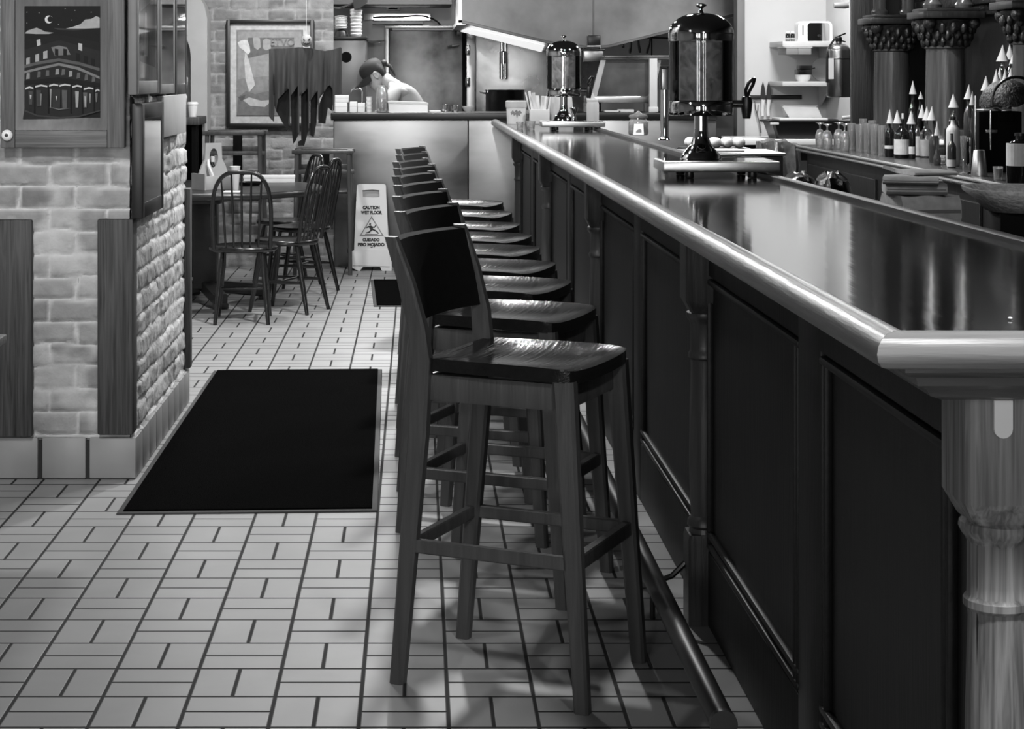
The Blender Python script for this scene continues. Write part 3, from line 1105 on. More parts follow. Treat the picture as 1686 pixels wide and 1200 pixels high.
# poster on the back wall
QD = 13.90
t = thing('framed_poster', 'large framed poster in a black frame on the brick back wall', 'framed poster', (X(445, QD), QD, Z(208, QD)))
ox2, oz2 = X(445, QD), Z(208, QD)
qf = lambda u: X(u, QD) - ox2
qz = lambda v: Z(v, QD) - oz2
b = bm_new()
for a in ((373, 379, 33, 209), (511, 517, 33, 209), (379, 511, 33, 38), (379, 511, 203, 209)):
    box(b, qf(a[0]), qf(a[1]), -.03, .045, qz(a[3]), qz(a[2]), .004)
obj('frame', b, M['frame_black'], t)
L = [(205, [(376, 36), (514, 36), (514, 206), (376, 206)]), (140, [(389, 49), (499, 49), (499, 192), (389, 192)]),
     (158, [(392, 52), (496, 52), (496, 120), (392, 130)]), (108, [(408, 62), (484, 62), (484, 78), (408, 96)]),
     (150, [(446, 64), (483, 64), (483, 76), (446, 76)]),
     (165, [(416, 62), (422, 61), (428, 63), (429, 78), (424, 82), (418, 78)]), (165, [(433, 66), (438, 63), (446, 66), (446, 80), (438, 83), (433, 80)]),
     (222, [(391, 70), (398, 66), (407, 66), (411, 76), (412, 86), (408, 90), (402, 84), (394, 78)]),
     (205, [(404, 86), (409, 96), (415, 120), (420, 140), (410, 152), (404, 130), (402, 100)]),
     (112, [(392, 160), (405, 150), (420, 155), (440, 150), (470, 158), (495, 152), (497, 190), (390, 190)]),
     (185, [(400, 165), (410, 160), (430, 166), (450, 164), (436, 176), (412, 174)]), (90, [(392, 160), (404, 156), (402, 164), (396, 166)])]
art('poster', L, lambda u, v, k: (qf(u), .012 - k, qz(v)), t, .0008)
lettering('lettering', 'ETVO', .075, (qf(465), -.001, qz(70)), (math.pi / 2, 0, 0), M['ink_grey'], t)
b = bm_new()
b.faces.new([b.verts.new((qf(u), -.012, qz(v))) for u, v in ((378, 204), (512, 204), (512, 37), (378, 37))])
obj('glazing', b, M['picture_glass'], t, 0)

# ================================================================== DINING CORNER
# round pedestal table
TX, TY, TZ = -1.36, 11.82, .742
t = thing('dining_table', 'round dark wooden pedestal table with spindle-back chairs around it', 'table', (TX, TY, 0))
b = bm_new()
lathe(b, [(.70, TZ - .045), (.745, TZ - .042), (.755, TZ - .028), (.755, TZ - .012), (.745, TZ), (.001, TZ)], (0, 0), 56)
obj('tabletop', b, M['table'], t)
b = bm_new()
box(b, -.075, .075, -.075, .075, .09, TZ - .045, .006)
box(b, -.13, .13, -.35, .35, TZ - .09, TZ - .045, .004)
box(b, -.35, .35, -.11, .11, TZ - .085, TZ - .046, .004)
obj('pedestal', b, M['table'], t)
for k in range(4):
    b = bm_new()
    a = math.radians(20 + 90 * k)
    bar(b, (.05 * math.cos(a), .05 * math.sin(a), .10), (.40 * math.cos(a), .40 * math.sin(a), .055), .085, .075)
    bar(b, (.36 * math.cos(a), .36 * math.sin(a), .018), (.42 * math.cos(a), .42 * math.sin(a), .018), .09, .034)
    obj('foot', b, M['table'], t)


def windsor_chair():
    t = thing('spindle_back_chair', '', 'chair', (0, 0, 0), 0, 'chairs around the round table')
    b = bm_new()
    rings = []
    for (s, z) in ((.94, .415), (1.0, .425), (1.0, .440), (.96, .447), (.80, .441), (.4, .436)):
        rings.append([(.205 * s * math.cos(a) * (1.0 if math.cos(a) > 0 else .92), .205 * s * math.sin(a), z) for a in [2 * math.pi * q / 28 for q in range(28)]])
    loft(b, rings)
    obj('seat', b, M['chair'], t, 50)
    # bow back: rises from the seat rear, leans back
    hoop = []
    for q in range(25):
        a = math.pi * q / 24
        yy = .175 * math.cos(a)
        hh = math.sin(a) ** .55
        z = .44 + .455 * hh
        y = (.165 + .016 * min(1, hh * 1.3)) * (1 if yy > 0 else -1) * (abs(math.cos(a)) ** .62)
        hoop.append((-.150 - .085 * hh, y, z))
    b = bm_new()
    tube(b, hoop, .0125, 10)
    obj('bow_back', b, M['chair'], t, 60)
    for q in range(5):
        f = (q - 2) / 2
        yt = f * .118
        a = math.acos(max(-1, min(1, abs(yt / .181) ** (1 / .62))))
        hh = math.sin(a) ** .55
        b = bm_new()
        tube(b, [(-.150, f * .095, .44), (-.150 - .085 * hh * .5, f * .105, .44 + .455 * hh * .5), (-.150 - .085 * hh, yt, .44 + .455 * hh - .004)],
             [.006, .0075, .005], 8)
        obj('spindle', b, M['chair'], t, 60)
    for sx, sy in ((-1, -1), (-1, 1), (1, -1), (1, 1)):
        b = bm_new()
        p0 = Vector((.115 * sx, .115 * sy, .425))
        p1 = Vector(((.205 if sx < 0 else .185) * sx, .155 * sy, 0))
        tube(b, [p0.lerp(p1, f) for f in (0, .2, .32, .36, .6, 1.0)], [.011, .016, .0175, .015, .016, .0115], 10)
        obj('leg', b, M['chair'], t, 60)
    b = bm_new()
    for sy in (-1, 1):
        tube(b, [(-.165, .138 * sy, .19), (0, .138 * sy, .19), (.155, .138 * sy, .19)], [.008, .012, .008], 8)
    tube(b, [(0, -.138, .19), (0, 0, .19), (0, .138, .19)], [.008, .011, .008], 8)
    obj('stretcher', b, M['chair'], t, 60)
    return t


ch0 = windsor_chair()
chairs = [(-1.035, 10.92, math.radians(93), 'bow-back wooden chair with its back to the big rug, closest to the brick pier'),
          (-.80, 11.37, math.radians(158), 'bow-back wooden chair at the table side, between the rug-side chair and the sign'),
          (-.77, 12.32, math.radians(166), 'bow-back wooden chair at the far table side, next to the wet floor sign'),
          (-.92, 12.85, math.radians(202), 'bow-back wooden chair behind the round table, facing the room')]
for k, (x, y, a, lab) in enumerate(chairs):
    c = ch0 if k == 0 else copy_tree(ch0)
    c.location = (x, y, 0)
    c.rotation_euler = (0, 0, a)
    c['label'] = lab


# tall wooden child chairs standing by the back wall
def high_chair(x, y, h, label, rz=0.0):
    t = thing('high_chair', label, 'high chair', (x, y, 0), rz, 'wooden high chairs by the back wall')
    w, d = .19, .17
    for sx in (-1, 1):
        for sy in (-1, 1):
            b = bm_new()
            post(b, [(sx * (w + .012), sy * (d + .02), 0), (sx * w, sy * d, h - .03)], .030, .030)
            obj('leg', b, M['stool'], t, 30)
    b = bm_new()
    for sy in (-1, 1):
        box(b, -w - .035, w + .035, sy * d - .022, sy * d + .022, h - .03, h, .006)
    for sx in (-1, 1):
        box(b, sx * w - .018, sx * w + .018, -d, d, h - .028, h - .004, .004)
    obj('top_rail', b, M['stool'], t)
    b = bm_new()
    box(b, -w, w, -.012 + d, .012 + d, h - .16, h - .12, .004)
    box(b, -w - .02, w + .04, -.012 - d, .012 - d, h - .175, h - .145, .004)
    for sx in (-1, 1):
        box(b, sx * w - .012, sx * w + .012, -d, d, .16, .19, .004)
    obj('cross_rail', b, M['stool'], t)
    b = bm_new()
    box(b, -w + .01, w - .01, -d + .01, d - .01, h - .32, h - .30, .006)
    obj('seat', b, M['table'], t)
    b = bm_new()
    box(b, -.035, .035, d - .03, d - .022, h - .30, h - .03, .004)
    obj('strap', b, M['black_matte'], t)
    return t


high_chair(X(386, 13.35), 13.45, Z(216, 13.28), 'taller wooden high chair behind the dining table, below the framed poster')
high_chair(X(531, 13.35), 13.55, Z(247, 13.38), 'shorter wooden high chair against the wall under the hanging ghost')

# sideboard in the niche corner with a takeout cup
sx0, sx1, sd = -2.6, -1.565, 13.2
t = thing('sideboard', 'dark sideboard with a thick wooden top behind the brick pier', 'sideboard', ((sx0 + sx1) / 2, 13.43, 0))
w = (sx1 - sx0) / 2
b = bm_new()
box(b, -w, w, -.23, .22, Z(206, sd), Z(193, sd), .006)
obj('top', b, M['board'], t)
b = bm_new()
box(b, -w + .03, w - .03, -.03, .2, 0.0, Z(206, sd))
box(b, w - .06, w - .03, -.2, .2, 0, Z(206, sd))
obj('body', b, M['black_matte'], t, 0)
t = thing('takeout_cup', 'white takeout cup with a lid standing on the dark sideboard', 'cup', (X(311, 13.1), 13.32, Z(193, sd)))
b = bm_new()
lathe(b, [(.027, 0), (.037, .085), (.037, .09), (.001, .09)], (0, 0), 20)
obj('cup', b, M['paper'], t)
b = bm_new()
lathe(b, [(.040, .088), (.041, .096), (.038, .104), (.032, .108), (.001, .108)], (0, 0), 20)
obj('lid', b, M['white'], t)

# wooden caddy on the table
CX, CD = X(351, 11.55), 11.55
t = thing('table_caddy', 'pale wooden condiment caddy with a cut-out handle on the round table', 'caddy', (CX, CD, TZ), math.radians(38))
side = [(-.105, 0), (.105, 0), (.105, .09), (.075, .14), (.055, .19), (.055, .285), (-.055, .285), (-.055, .19), (-.075, .14), (-.105, .09)]
for k, yy in enumerate((-.06, .045)):
    pass
b = bm_new()
# handle board with oval opening, built as two halves
R_ = lambda q: (.032 * math.cos(q), .195 + .062 * math.sin(q))
inner = [R_(-math.pi / 2 + math.pi * q / 10) for q in range(11)]
right = [(0, 0), (.105, 0), (.105, .10), (.085, .15), (.062, .19), (.058, .29), (0, .29)] + inner[::-1]
prism(b, right, 'y', -.007, .007)
prism(b, [(-x, z) for x, z in right], 'y', -.007, .007)
obj('handle_board', b, M['tote_wood'], t, 30)
for s in (-1, 1):
    b = bm_new()
    box(b, -.105, .105, s * .075 - .005, s * .075 + .005, 0, .085, .002)
    obj('side_board', b, M['tote_wood'], t)
    b = bm_new()
    prism(b, [(s * .1, 0), (s * .11, 0), (s * .11, .10), (s * .1, .10)], 'y', -.08, .08)
    obj('end_board', b, M['tote_wood'], t)
b = bm_new()
box(b, -.1, .1, -.075, .075, 0.0, .008)
obj('bottom', b, M['tote_wood'], t)
t = thing('sauce_bottle', 'dark sauce bottle with a pale cap inside the table caddy', 'bottle', Vector((CX, CD, TZ + .0088)) + Vector((-.009, .044, 0)))
b = bm_new()
lathe(b, [(.025, 0), (.027, .01), (.027, .10), (.020, .13), (.011, .15), (.011, .17), (.001, .17)], (0, 0), 18)
obj('body', b, M['bottle_dark'], t)
b = bm_new()
lathe(b, [(.013, .16), (.014, .19), (.012, .195), (.001, .195)], (0, 0), 14)
obj('cap', b, M['white'], t)
t = thing('paper_napkin', 'crumpled white napkin poking out of the table caddy', 'napkin', Vector((CX - .013, CD - .056, TZ + .0168)))
b = bm_new()
rings = []
for q in range(7):
    f = q / 6
    c_ = Vector((.012 * math.sin(f * 5), .006 * math.sin(f * 7), .17 * f))
    rr = .016 * (1 - .75 * f) + .002
    rings.append([c_ + Vector((rr * math.cos(a) * (1 + .3 * math.sin(3 * a + q)), rr * .7 * math.sin(a), .008 * math.sin(2 * a))) for a in [2 * math.pi * i / 10 for i in range(10)]])
loft(b, rings)
obj('sheet', b, M['paper'], t, 30)
# cup, paper, box and saucer on the table
t = thing('paper_cup', 'white paper cup beside the caddy on the round table', 'cup', (X(387, 11.42), 11.42, TZ))
b = bm_new()
lathe(b, [(.020, 0), (.022, .004), (.032, .145), (.034, .15), (.031, .148), (.02, .01), (.001, .008)], (0, 0), 22)
obj('cup', b, M['paper'], t)
t = thing('menu_card', 'small pale card lying at the front of the round table', 'card', (X(382, 11.22), 11.24, TZ))
b = bm_new()
box(b, -.05, .05, -.06, .06, 0, .006, .001)
obj('card', b, M['paper'], t)
t = thing('white_box', 'long flat white box at the far side of the round table', 'box', (X(443, 12.25), 12.28, TZ), math.radians(3))
b = bm_new()
box(b, -.17, .17, -.08, .08, 0, .032, .003)
obj('box', b, M['paper'], t)
b = bm_new()
box(b, -.172, .172, -.082, .082, .026, .045, .003)
obj('lid', b, M['paper'], t)
t = thing('dark_tray', 'black serving dish on the table behind the paper cup', 'tray', (X(410, 11.9), 11.95, TZ))
b = bm_new()
lathe(b, [(.06, 0), (.075, .006), (.085, .022), (.082, .022), (.07, .008), (.001, .007)], (0, 0), 24)
obj('dish', b, M['black_plastic'], t)

# sliver of another table at the frame's edge
ex, ey = X(12, 5.04), 4.24
t = thing('side_table', 'corner of a light wooden table next to the brick pier', 'table', (ex - .4, ey + .4, 0))
b = bm_new()
box(b, -.4, .4, -.4, .4, .728, .752, .004)
obj('tabletop', b, M['frame_pine_x'], t)
b = bm_new()
lathe(b, [(.25, 0), (.25, .02), (.05, .04), (.04, .06), (.04, .70), (.12, .728)], (0, 0), 20)
obj('pedestal', b, M['black_matte'], t)

# ================================================================== HANGING GHOST
GD = 12.6
gx, gz = X(503, GD), Z(66, GD)
t = thing('ghost_decoration', 'hanging ghost decoration with a pumpkin head and a ragged dark robe', 'halloween decoration', (gx, GD, gz))
gu = lambda x: X(430 + .1584 * x, GD) - gx
gv = lambda y: Z(60 + .1584 * y, GD) - gz
topp = [(75, 132), (100, 128), (250, 124), (400, 112), (470, 118), (520, 120), (560, 135), (660, 150), (740, 138), (820, 112), (835, 120)]
bot = [(75, 830), (100, 870), (125, 890), (132, 720), (150, 780), (175, 650), (285, 540), (287, 900), (301, 930), (303, 620), (385, 510), (387, 1000),
       (402, 1010), (404, 620), (485, 540), (487, 950), (502, 960), (504, 680), (588, 560), (590, 860), (602, 880), (604, 650), (690, 520), (715, 505), (742, 560),
       (744, 780), (760, 760), (766, 610), (835, 600)]


def pl(T, x):
    if x <= T[0][0]:
        return T[0][1]
    for (a, c), (d, e) in zip(T, T[1:]):
        if a <= x <= d:
            return c + (e - c) * (x - a) / max(1e-6, d - a)
    return T[-1][1]


xs = sorted(set([75 + 760 * q / 150 for q in range(151)] + [p[0] for p in bot]))
b = bm_new()
cols = []
for x in xs:
    col = []
    t0, b0 = pl(topp, x), pl(bot, x)
    for q in range(15):
        y = t0 + (b0 - t0) * q / 14
        f = (y - 110) / 800
        dy = (-.026 * math.sin(x * .035 + .6 * f) - .012 * math.sin(x * .083 + 1.4 * f)) * min(1, .3 + f) - .03 * math.exp(-((x - 460) / 120) ** 2) - .05 * ((x - 455) / 380) ** 2 * -1
        col.append(((gu(x), dy, gv(y))))
    cols.append(col)
F_ = [[b.verts.new(p) for p in c] for c in cols]
K_ = [[b.verts.new((p[0], p[1] + .004, p[2])) for p in c] for c in cols]
for a, c, ka, kc in zip(F_, F_[1:], K_, K_[1:]):
    for q in range(14):
        b.faces.new((a[q], c[q], c[q + 1], a[q + 1]))
        b.faces.new((ka[q], ka[q + 1], kc[q + 1], kc[q]))
    b.faces.new((a[0], ka[0], kc[0], c[0]))
    b.faces.new((a[14], c[14], kc[14], ka[14]))
for s_ in (0, -1):
    for q in range(14):
        b.faces.new((F_[s_][q], F_[s_][q + 1], K_[s_][q + 1], K_[s_][q]))
obj('robe', b, M['robe'], t, 60)
strips = [[(165, 560), (285, 500), (281, 960), (255, 990), (245, 940), (215, 900), (195, 860), (150, 780)], [(300, 600), (388, 480), (390, 1000), (352, 1090), (325, 1120), (305, 900)],
          [(405, 560), (490, 480), (490, 960), (442, 1140), (380, 1140), (378, 1095), (410, 1080)], [(505, 640), (592, 520), (570, 900), (540, 1050), (505, 1030)],
          [(600, 700), (690, 470), (750, 500), (735, 780), (690, 740), (662, 910), (588, 900)]]
b = bm_new()
for s_ in strips:
    prism(b, [(gu(x), gv(y)) for x, y in s_], 'y', .060, .066)
prism(b, [(gu(x), gv(y)) for x, y in ((100, 160), (820, 160), (800, 560), (120, 600))], 'y', .062, .066)
obj('ragged_lining', b, M['robe_dark'], t, 0)
b = bm_new()
ball(b, (.008, -.03, -.005), .040, .95, .9, 1.08, 20, 14)
hd = obj('head', b, mat('pumpkin_head', 165, .6, 0, .12, 30), t, 80)
b = bm_new()
tube(b, [(.008, -.03, .035), (.006, -.02, .5), (.0, 0, 2.995 - gz)], .0012, 6)
obj('hanging_string', b, M['paper'], t)
fl = [[(-.020, .014), (-.006, .004), (-.018, -.002)], [(.028, .018), (.010, .004), (.024, .000)],
      [(-.022, -.010), (-.010, -.018), (-.004, -.014), (.002, -.019), (.010, -.014), (.018, -.017), (.030, -.006), (.020, -.025), (.004, -.029), (-.012, -.025)]]
b = bm_new()
for p_ in fl:
    prism(b, [(.008 + x, -.005 + z) for x, z in p_], 'y', -.0685, -.05)
obj('carved_face', b, M['ink'], hd, 0)

# ================================================================== WET FLOOR SIGN
SY0, SYT = 13.66, 13.79
sz = Z(303, SYT)
t = thing('wet_floor_sign', 'folding wet floor caution sign standing by the steel counter front', 'wet floor sign', (X(612, SY0), SY0, 0))
sxo = X(612, SY0)
suu = lambda u: X(u, 13.7) - sxo
slope = (SYT - SY0) / sz


def sign_pt(u, v, off=0.0):
    z = (443 - v) / (443 - 303) * sz
    return (suu(u), slope * z - off, z)


def sign_poly(b, poly, off0, off1):
    loft(b, [[sign_pt(u, v, off0) for u, v in poly], [sign_pt(u, v, off1) for u, v in poly]])


b = bm_new()
lefthalf = [(613, 303), (590, 303), (587, 305), (583, 410), (578.5, 412), (578, 437), (590, 443), (593, 443), (598, 436.5), (613, 436.5), (613, 325), (597, 324), (596.5, 313), (613, 312)]
righthalf = [(613, 303), (632, 303), (635, 305), (640, 410), (644.5, 412), (645, 443), (629, 443), (626, 436.5), (613, 436.5), (613, 325), (624.5, 324), (624, 313), (613, 312)]
sign_poly(b, lefthalf, 0, -.012)
sign_poly(b, righthalf, 0, -.012)
obj('front_panel', b, M['sign'], t, 20)
b = bm_new()
sign_poly(b, [(585, 409), (638, 409), (641, 413), (642, 436), (581, 434), (582, 413)], .006, -.002)
obj('raised_skirt', b, M['sign'], t, 20)
b = bm_new()
zt = sz
loft(b, [[(suu(590), SYT - SY0 + .004, zt), (suu(632), SYT - SY0 + .004, zt), (suu(645), .255, 0), (suu(578), .255, 0)],
         [(suu(590), SYT - SY0 + .014, zt), (suu(632), SYT - SY0 + .014, zt), (suu(645), .267, 0), (suu(578), .267, 0)]])
obj('rear_panel', b, M['sign'], t, 20)
rotx = math.atan2(sz, slope * sz)
for text, u, v, s_ in (('CAUTION', 611, 341.5, .034), ('WET FLOOR', 611.5, 349.5, .034), ('CUIDADO', 611, 393.5, .032), ('PISO MOJADO', 611, 401, .032)):
    p = sign_pt(u, v, .0015)
    o = lettering('lettering', text, s_, p, (rotx, 0, 0), M['ink'], t, bold=.0022)
    wd = {'CAUTION': 28, 'WET FLOOR': 35, 'CUIDADO': 28, 'PISO MOJADO': 44}[text] * 13.7 / F
    o.scale = (wd / o.dimensions.x, .95, 1)
b = bm_new()
tri = [(611.5, 355), (632, 387), (592, 387)]
inn = [(611.5, 358.2), (629, 385.4), (594.8, 385.4)]
for a in range(3):
    c = (a + 1) % 3
    sign_poly(b, [tri[a], tri[c], inn[c], inn[a]], .0012, -.004)
obj('warning_triangle', b, M['ink_grey'], t, 0)
b = bm_new()
sign_poly(b, [(608, 366.5), (610, 366), (611, 368), (609.5, 370), (607.5, 369)], .0013, -.004)
for poly in ([(606, 371), (611, 370), (615, 376), (611, 379)], [(603, 372), (607, 371), (608, 373), (603, 374.5)], [(610, 371), (616, 372), (618, 369), (619, 370.5), (616.5, 374), (611, 373.5)],
             [(611, 377), (615, 375.5), (621, 379), (624, 383), (622, 383.5), (619, 380)], [(609.5, 377), (612, 378.5), (608, 382), (602, 383), (602, 381.5), (607, 380)]):
    sign_poly(b, poly, .0013, -.004)
sign_poly(b, [(601, 384), (622, 384), (622, 384.8), (601, 384.8)], .0013, -.004)
obj('slipping_figure', b, M['ink'], t, 0)
b = bm_new()
sign_poly(b, [(609, 404.5), (614.5, 404.5), (611.8, 406.5)], .0013, -.004)
obj('small_mark', b, M['ink'], t, 0)

# ================================================================== KITCHEN
PY = 13.95
px0, px1 = X(549, PY), 2.28
t = thing('pass_counter', 'kitchen pass counter with a black top and stainless steel front panels', 'counter', ((px0 + px1) / 2, PY, 0))
hw = (px1 - px0) / 2
cx_ = (px0 + px1) / 2
ZT, ZB = Z(185.5, PY), Z(197.5, PY)
b = bm_new()
box(b, -hw - .02, hw, -.02, .55, ZB, ZT, .008)
obj('top', b, M['black_plastic'], t)
seams = [px0, X(771, PY), X(771, PY) + 1.0, px1]
for a, c in zip(seams, seams[1:]):
    b = bm_new()
    box(b, a - cx_ + .003, c - cx_ - .003, .004, .022, 0.0, ZB, .004)
    obj('front_panel', b, mat('pass_front_steel', 138, 0.36, 1.0, 0.3, 1.6, (1, 1, 2.5), bump=0.05, bscale=2.2, rvar=0.06), t)
b = bm_new()
box(b, -hw + .01, hw - .01, .022, .5, 0.0, ZB)
obj('body', b, M['dark_metal'], t, 0)


def on_pass(u, d=14.15):
    return (X(u, d), d, ZT)


def scale_at(d):
    return d / F


# boxes on the pass
for k, (u0, u1, vt, d, lab) in enumerate(((548, 572, 169, 14.05, 'lower carton of the pair at the pass counter\'s brick end'), (576, 588, 168, 14.08, 'small white carton beside the stacked cartons on the pass'),
                                         (589, 601, 170, 14.08, 'small white carton next to the banded stack on the pass'))):
    s = scale_at(d)
    t = thing('carton', lab, 'carton', on_pass((u0 + u1) / 2, d), 0, 'cartons on the pass')
    b = bm_new()
    box(b, -(u1 - u0) / 2 * s, (u1 - u0) / 2 * s, -.04, .04, 0, (185.5 - vt) * s, .003)
    obj('body', b, M['paper'], t)
    b = bm_new()
    box(b, -(u1 - u0) / 2 * s - .001, (u1 - u0) / 2 * s + .001, -.041, .041, (185.5 - vt) * s * .55, (185.5 - vt) * s * .62)
    obj('tape', b, M['cream'], t, 0)
s = scale_at(14.05)
t = thing('carton', 'upper carton resting tilted on the lower one by the brick wall', 'carton', (X(562, 14.05), 14.05, ZT + 16.5 * s), 0, 'cartons on the pass')
b = bm_new()
box(b, -12 * s, 12 * s, -.04, .04, 0, 12 * s, .003)
obj('body', b, M['paper'], t)
b = bm_new()
box(b, -12.2 * s, 12.2 * s, -.041, .041, 7 * s, 8 * s)
obj('tape', b, M['cream'], t, 0)
for k in range(4):
    s = scale_at(14.08)
    t = thing('deli_cup', '%s white lidded cup of the banded stack on the pass counter' % ('lowest', 'second lowest', 'second highest', 'highest')[k], 'cup', (X(608, 14.08), 14.08, ZT + k * 6.5 * s), 0, 'stacked deli cups on the pass')
    b = bm_new()
    lathe(b, [(4.3 * s, 0), (4.9 * s, 4.6 * s), (.001, 4.6 * s)], (0, 0), 18)
    obj('cup', b, M['paper'], t)
    b = bm_new()
    lathe(b, [(5.1 * s, 4.6 * s), (5.1 * s, 6.2 * s), (.001, 6.3 * s)], (0, 0), 18)
    obj('lid', b, M['cream'], t)
d = 14.02
s = scale_at(d)
t = thing('glass_jar', 'tall clear glass jar on the pass counter in front of the cook', 'jar', on_pass(629, d))
b = bm_new()
lathe(b, [(.001, .002), (9 * s, .003), (10.5 * s, 6 * s), (10 * s, 28 * s), (8.5 * s, 38 * s), (6.5 * s, 42 * s), (7 * s, 45 * s), (6.4 * s, 45 * s), (6 * s, 42 * s), (8 * s, 37 * s), (9.5 * s, 28 * s), (10 * s, 7 * s), (.001, 5 * s)], (0, 0), 24)
obj('body', b, M['clear_wet'], t)
b = bm_new()
lathe(b, [(4 * s, 2 * s), (6 * s, 22 * s), (.001, 23 * s)], (0, 0), 14)
obj('contents', b, M['cream'], t)
t = thing('sheet_tray', 'pale rectangular tray with a rolled rim standing on the pass counter', 'tray', on_pass(673, 14.1))
s = scale_at(14.1)
b = bm_new()
prism(b, [(-32 * s, 0), (31 * s, 0), (31 * s, 12 * s), (29 * s, 14.5 * s), (-29 * s, 17 * s), (-33 * s, 16 * s)], 'y', -.10, .12)
obj('body', b, M['steel_light'], t, 30)
b = bm_new()
prism(b, [(-34 * s, 15.5 * s), (32 * s, 13 * s), (32 * s, 15 * s), (27 * s, 16.6 * s), (-30 * s, 18.6 * s), (-34 * s, 17.6 * s)], 'y', -.115, .135)
obj('rim', b, M['cream'], t, 30)
t = thing('folded_cloth', 'white folded cloth beside the sheet tray on the pass', 'cloth', on_pass(716, 14.1))
b = bm_new()
box(b, -10 * s, 10 * s, -.06, .06, 0, 3 * s, .006)
obj('cloth', b, M['paper'], t)
for u, vt, lab in ((734, 172, 'steel cup on the pass nearer the folded cloth'), (749, 173, 'steel cup on the pass nearer the small bowl')):
    t = thing('steel_cup', lab, 'cup', on_pass(u, 14.1), 0, 'steel cups on the pass')
    b = bm_new()
    h = (185.5 - vt) * s
    lathe(b, [(.001, 0), (5.5 * s, 0), (6 * s, h), (5.6 * s, h), (5.2 * s, .006), (.001, .005)], (0, 0), 20)
    obj('cup', b, M['chrome'], t)
t = thing('small_bowl', 'small pale bowl on the pass counter beside the steel cups', 'bowl', on_pass(771, 14.1))
b = bm_new()
lathe(b, [(.001, 0), (5 * s, 0), (9.5 * s, 7 * s), (10.5 * s, 10 * s), (9.8 * s, 10 * s), (8.5 * s, 7 * s), (4.5 * s, 1.5 * s), (.001, 1.2 * s)], (0, 0), 24)
obj('bowl', b, M['cream'], t)

# left worktop, cabinet, cup sleeves
WX0, WX1, WYF = -1.15, X(596, 15.0), 14.95
t = thing('worktop', 'steel worktop behind the pass where the cook is working', 'worktop', ((WX0 + WX1) / 2, 15.4, 0))
hw2 = (WX1 - WX0) / 2
b = bm_new()
box(b, -hw2, hw2 + .18, -.50, .48, 1.01, 1.05, .005)
obj('top', b, M['steel'], t)
for sx in (-1, 1):
    for sy in (-1, 1):
        b = bm_new()
        box(b, sx * (hw2 - .05) - .02, sx * (hw2 - .05) + .02, sy * .34 - .02, sy * .34 + .02, 0, 1.01)
        obj('leg', b, M['steel'], t, 0)
t = thing('steel_cabinet', 'grey metal cabinet with a dark top and a round black opening', 'cabinet', (X(562, 15.5), 15.5, 1.05))
cu = lambda u: X(u, 15.3) - X(562, 15.5)
b = bm_new()
box(b, X(515, 15.3) - X(562, 15.5), cu(602), -.2, .3, 0, Z(66, 15.3) - 1.05, .006)
obj('body', b, mat('cabinet_grey', 118, .35, .6, .15, 3), t)
b = bm_new()
box(b, X(512, 15.3) - X(562, 15.5), cu(604), -.22, .31, Z(66, 15.3) - 1.05, Z(60, 15.3) - 1.05, .006)
obj('top', b, M['dark_metal'], t)
b = bm_new()
lathe(b, [(.001, -.215), (.040, -.215), (.046, -.2), (.046, -.19)], (cu(570), Z(94, 15.3) - 1.05), 24, axis='y')
obj('round_opening', b, M['black_matte'], t)
ct = Z(60, 15.3)
t = thing('helmet_shaped_lid', 'rounded black lid lying on top of the grey cabinet', 'lid', (X(561, 15.35), 15.45, ct))
b = bm_new()
lathe(b, [(.06, 0), (.058, .02), (.045, .05), (.02, .062), (.001, .064)], (0, 0), 20)
obj('lid', b, M['black_plastic'], t)
for k, (u, vb, vt, w, lab) in enumerate(((561, 45, 22, 11, 'shorter plastic-wrapped sleeve of pale cups above the black lid'), (586, 60, 14, 10, 'tall plastic-wrapped sleeve of pale cups on the grey cabinet'))):
    s = scale_at(15.3)
    zb = ct if k else ct + .0645
    t = thing('cup_sleeve', lab, 'cup sleeve', (X(u, 15.4), 15.45, zb), 0, 'cup sleeves on the cabinet')
    b = bm_new()
    hh = (60 - vt if k else 22) * s
    pr = [(.001, 0)]
    for q in range(8):
        pr += [((w - 1.5 + .8 * (q % 2)) * s, hh * q / 8), ((w + .6 * (q % 2)) * s, hh * (q + .8) / 8)]
    pr += [(w * .5 * s, hh * 1.02), (.001, hh * 1.02)]
    lathe(b, pr, (0, 0), 18)
    obj('cups', b, mat('wrapped_cups', 200, .18, 0, .15, 20), t)

# cold-room door, its frame, the wall fittings
t = thing('cold_room_door', 'big stainless cold room door behind the cook', 'door', (X(704, 16.5), 16.5, 0))
du = lambda u: X(u, 16.45) - X(704, 16.5)
b = bm_new()
box(b, du(641), du(762), -.05, .06, 0.02, Z(50, 16.45), .01)
obj('leaf', b, mat('door_steel', 105, 0.42, 1.0, 0.8, 4.0, bump=0.08, bscale=5, rvar=0.08), t)
b = bm_new()
box(b, du(634), du(640.5), -.07, .09, 0, Z(42, 16.45), .004)
obj('jamb', b, M['steel_light'], t)
b = bm_new()
box(b, du(634), du(775), -.09, .09, Z(47, 16.45), Z(42, 16.45), .004)
obj('head_trim', b, M['steel_light'], t)
b = bm_new()
box(b, du(646), du(762), -.065, -.05, Z(50, 16.45), Z(45.5, 16.45), .003)
obj('top_strip', b, M['white'], t)
b = bm_new()
box(b, du(762), du(768), -.06, .09, 0, Z(50, 16.45))
obj('gasket', b, M['black_matte'], t, 0)
b = bm_new()
box(b, du(768), du(782), -.07, .09, 0, Z(45, 16.45), .004)
obj('hinge_post', b, M['steel'], t)
for zz in (Z(82, 16.4), Z(135, 16.4)):
    b = bm_new()
    lathe(b, [(.02, -.04), (.022, -.03), (.022, .03), (.02, .04)], (du(770), -.085), 14, z0=zz)
    obj('hinge', b, M['chrome'], t)
b = bm_new()
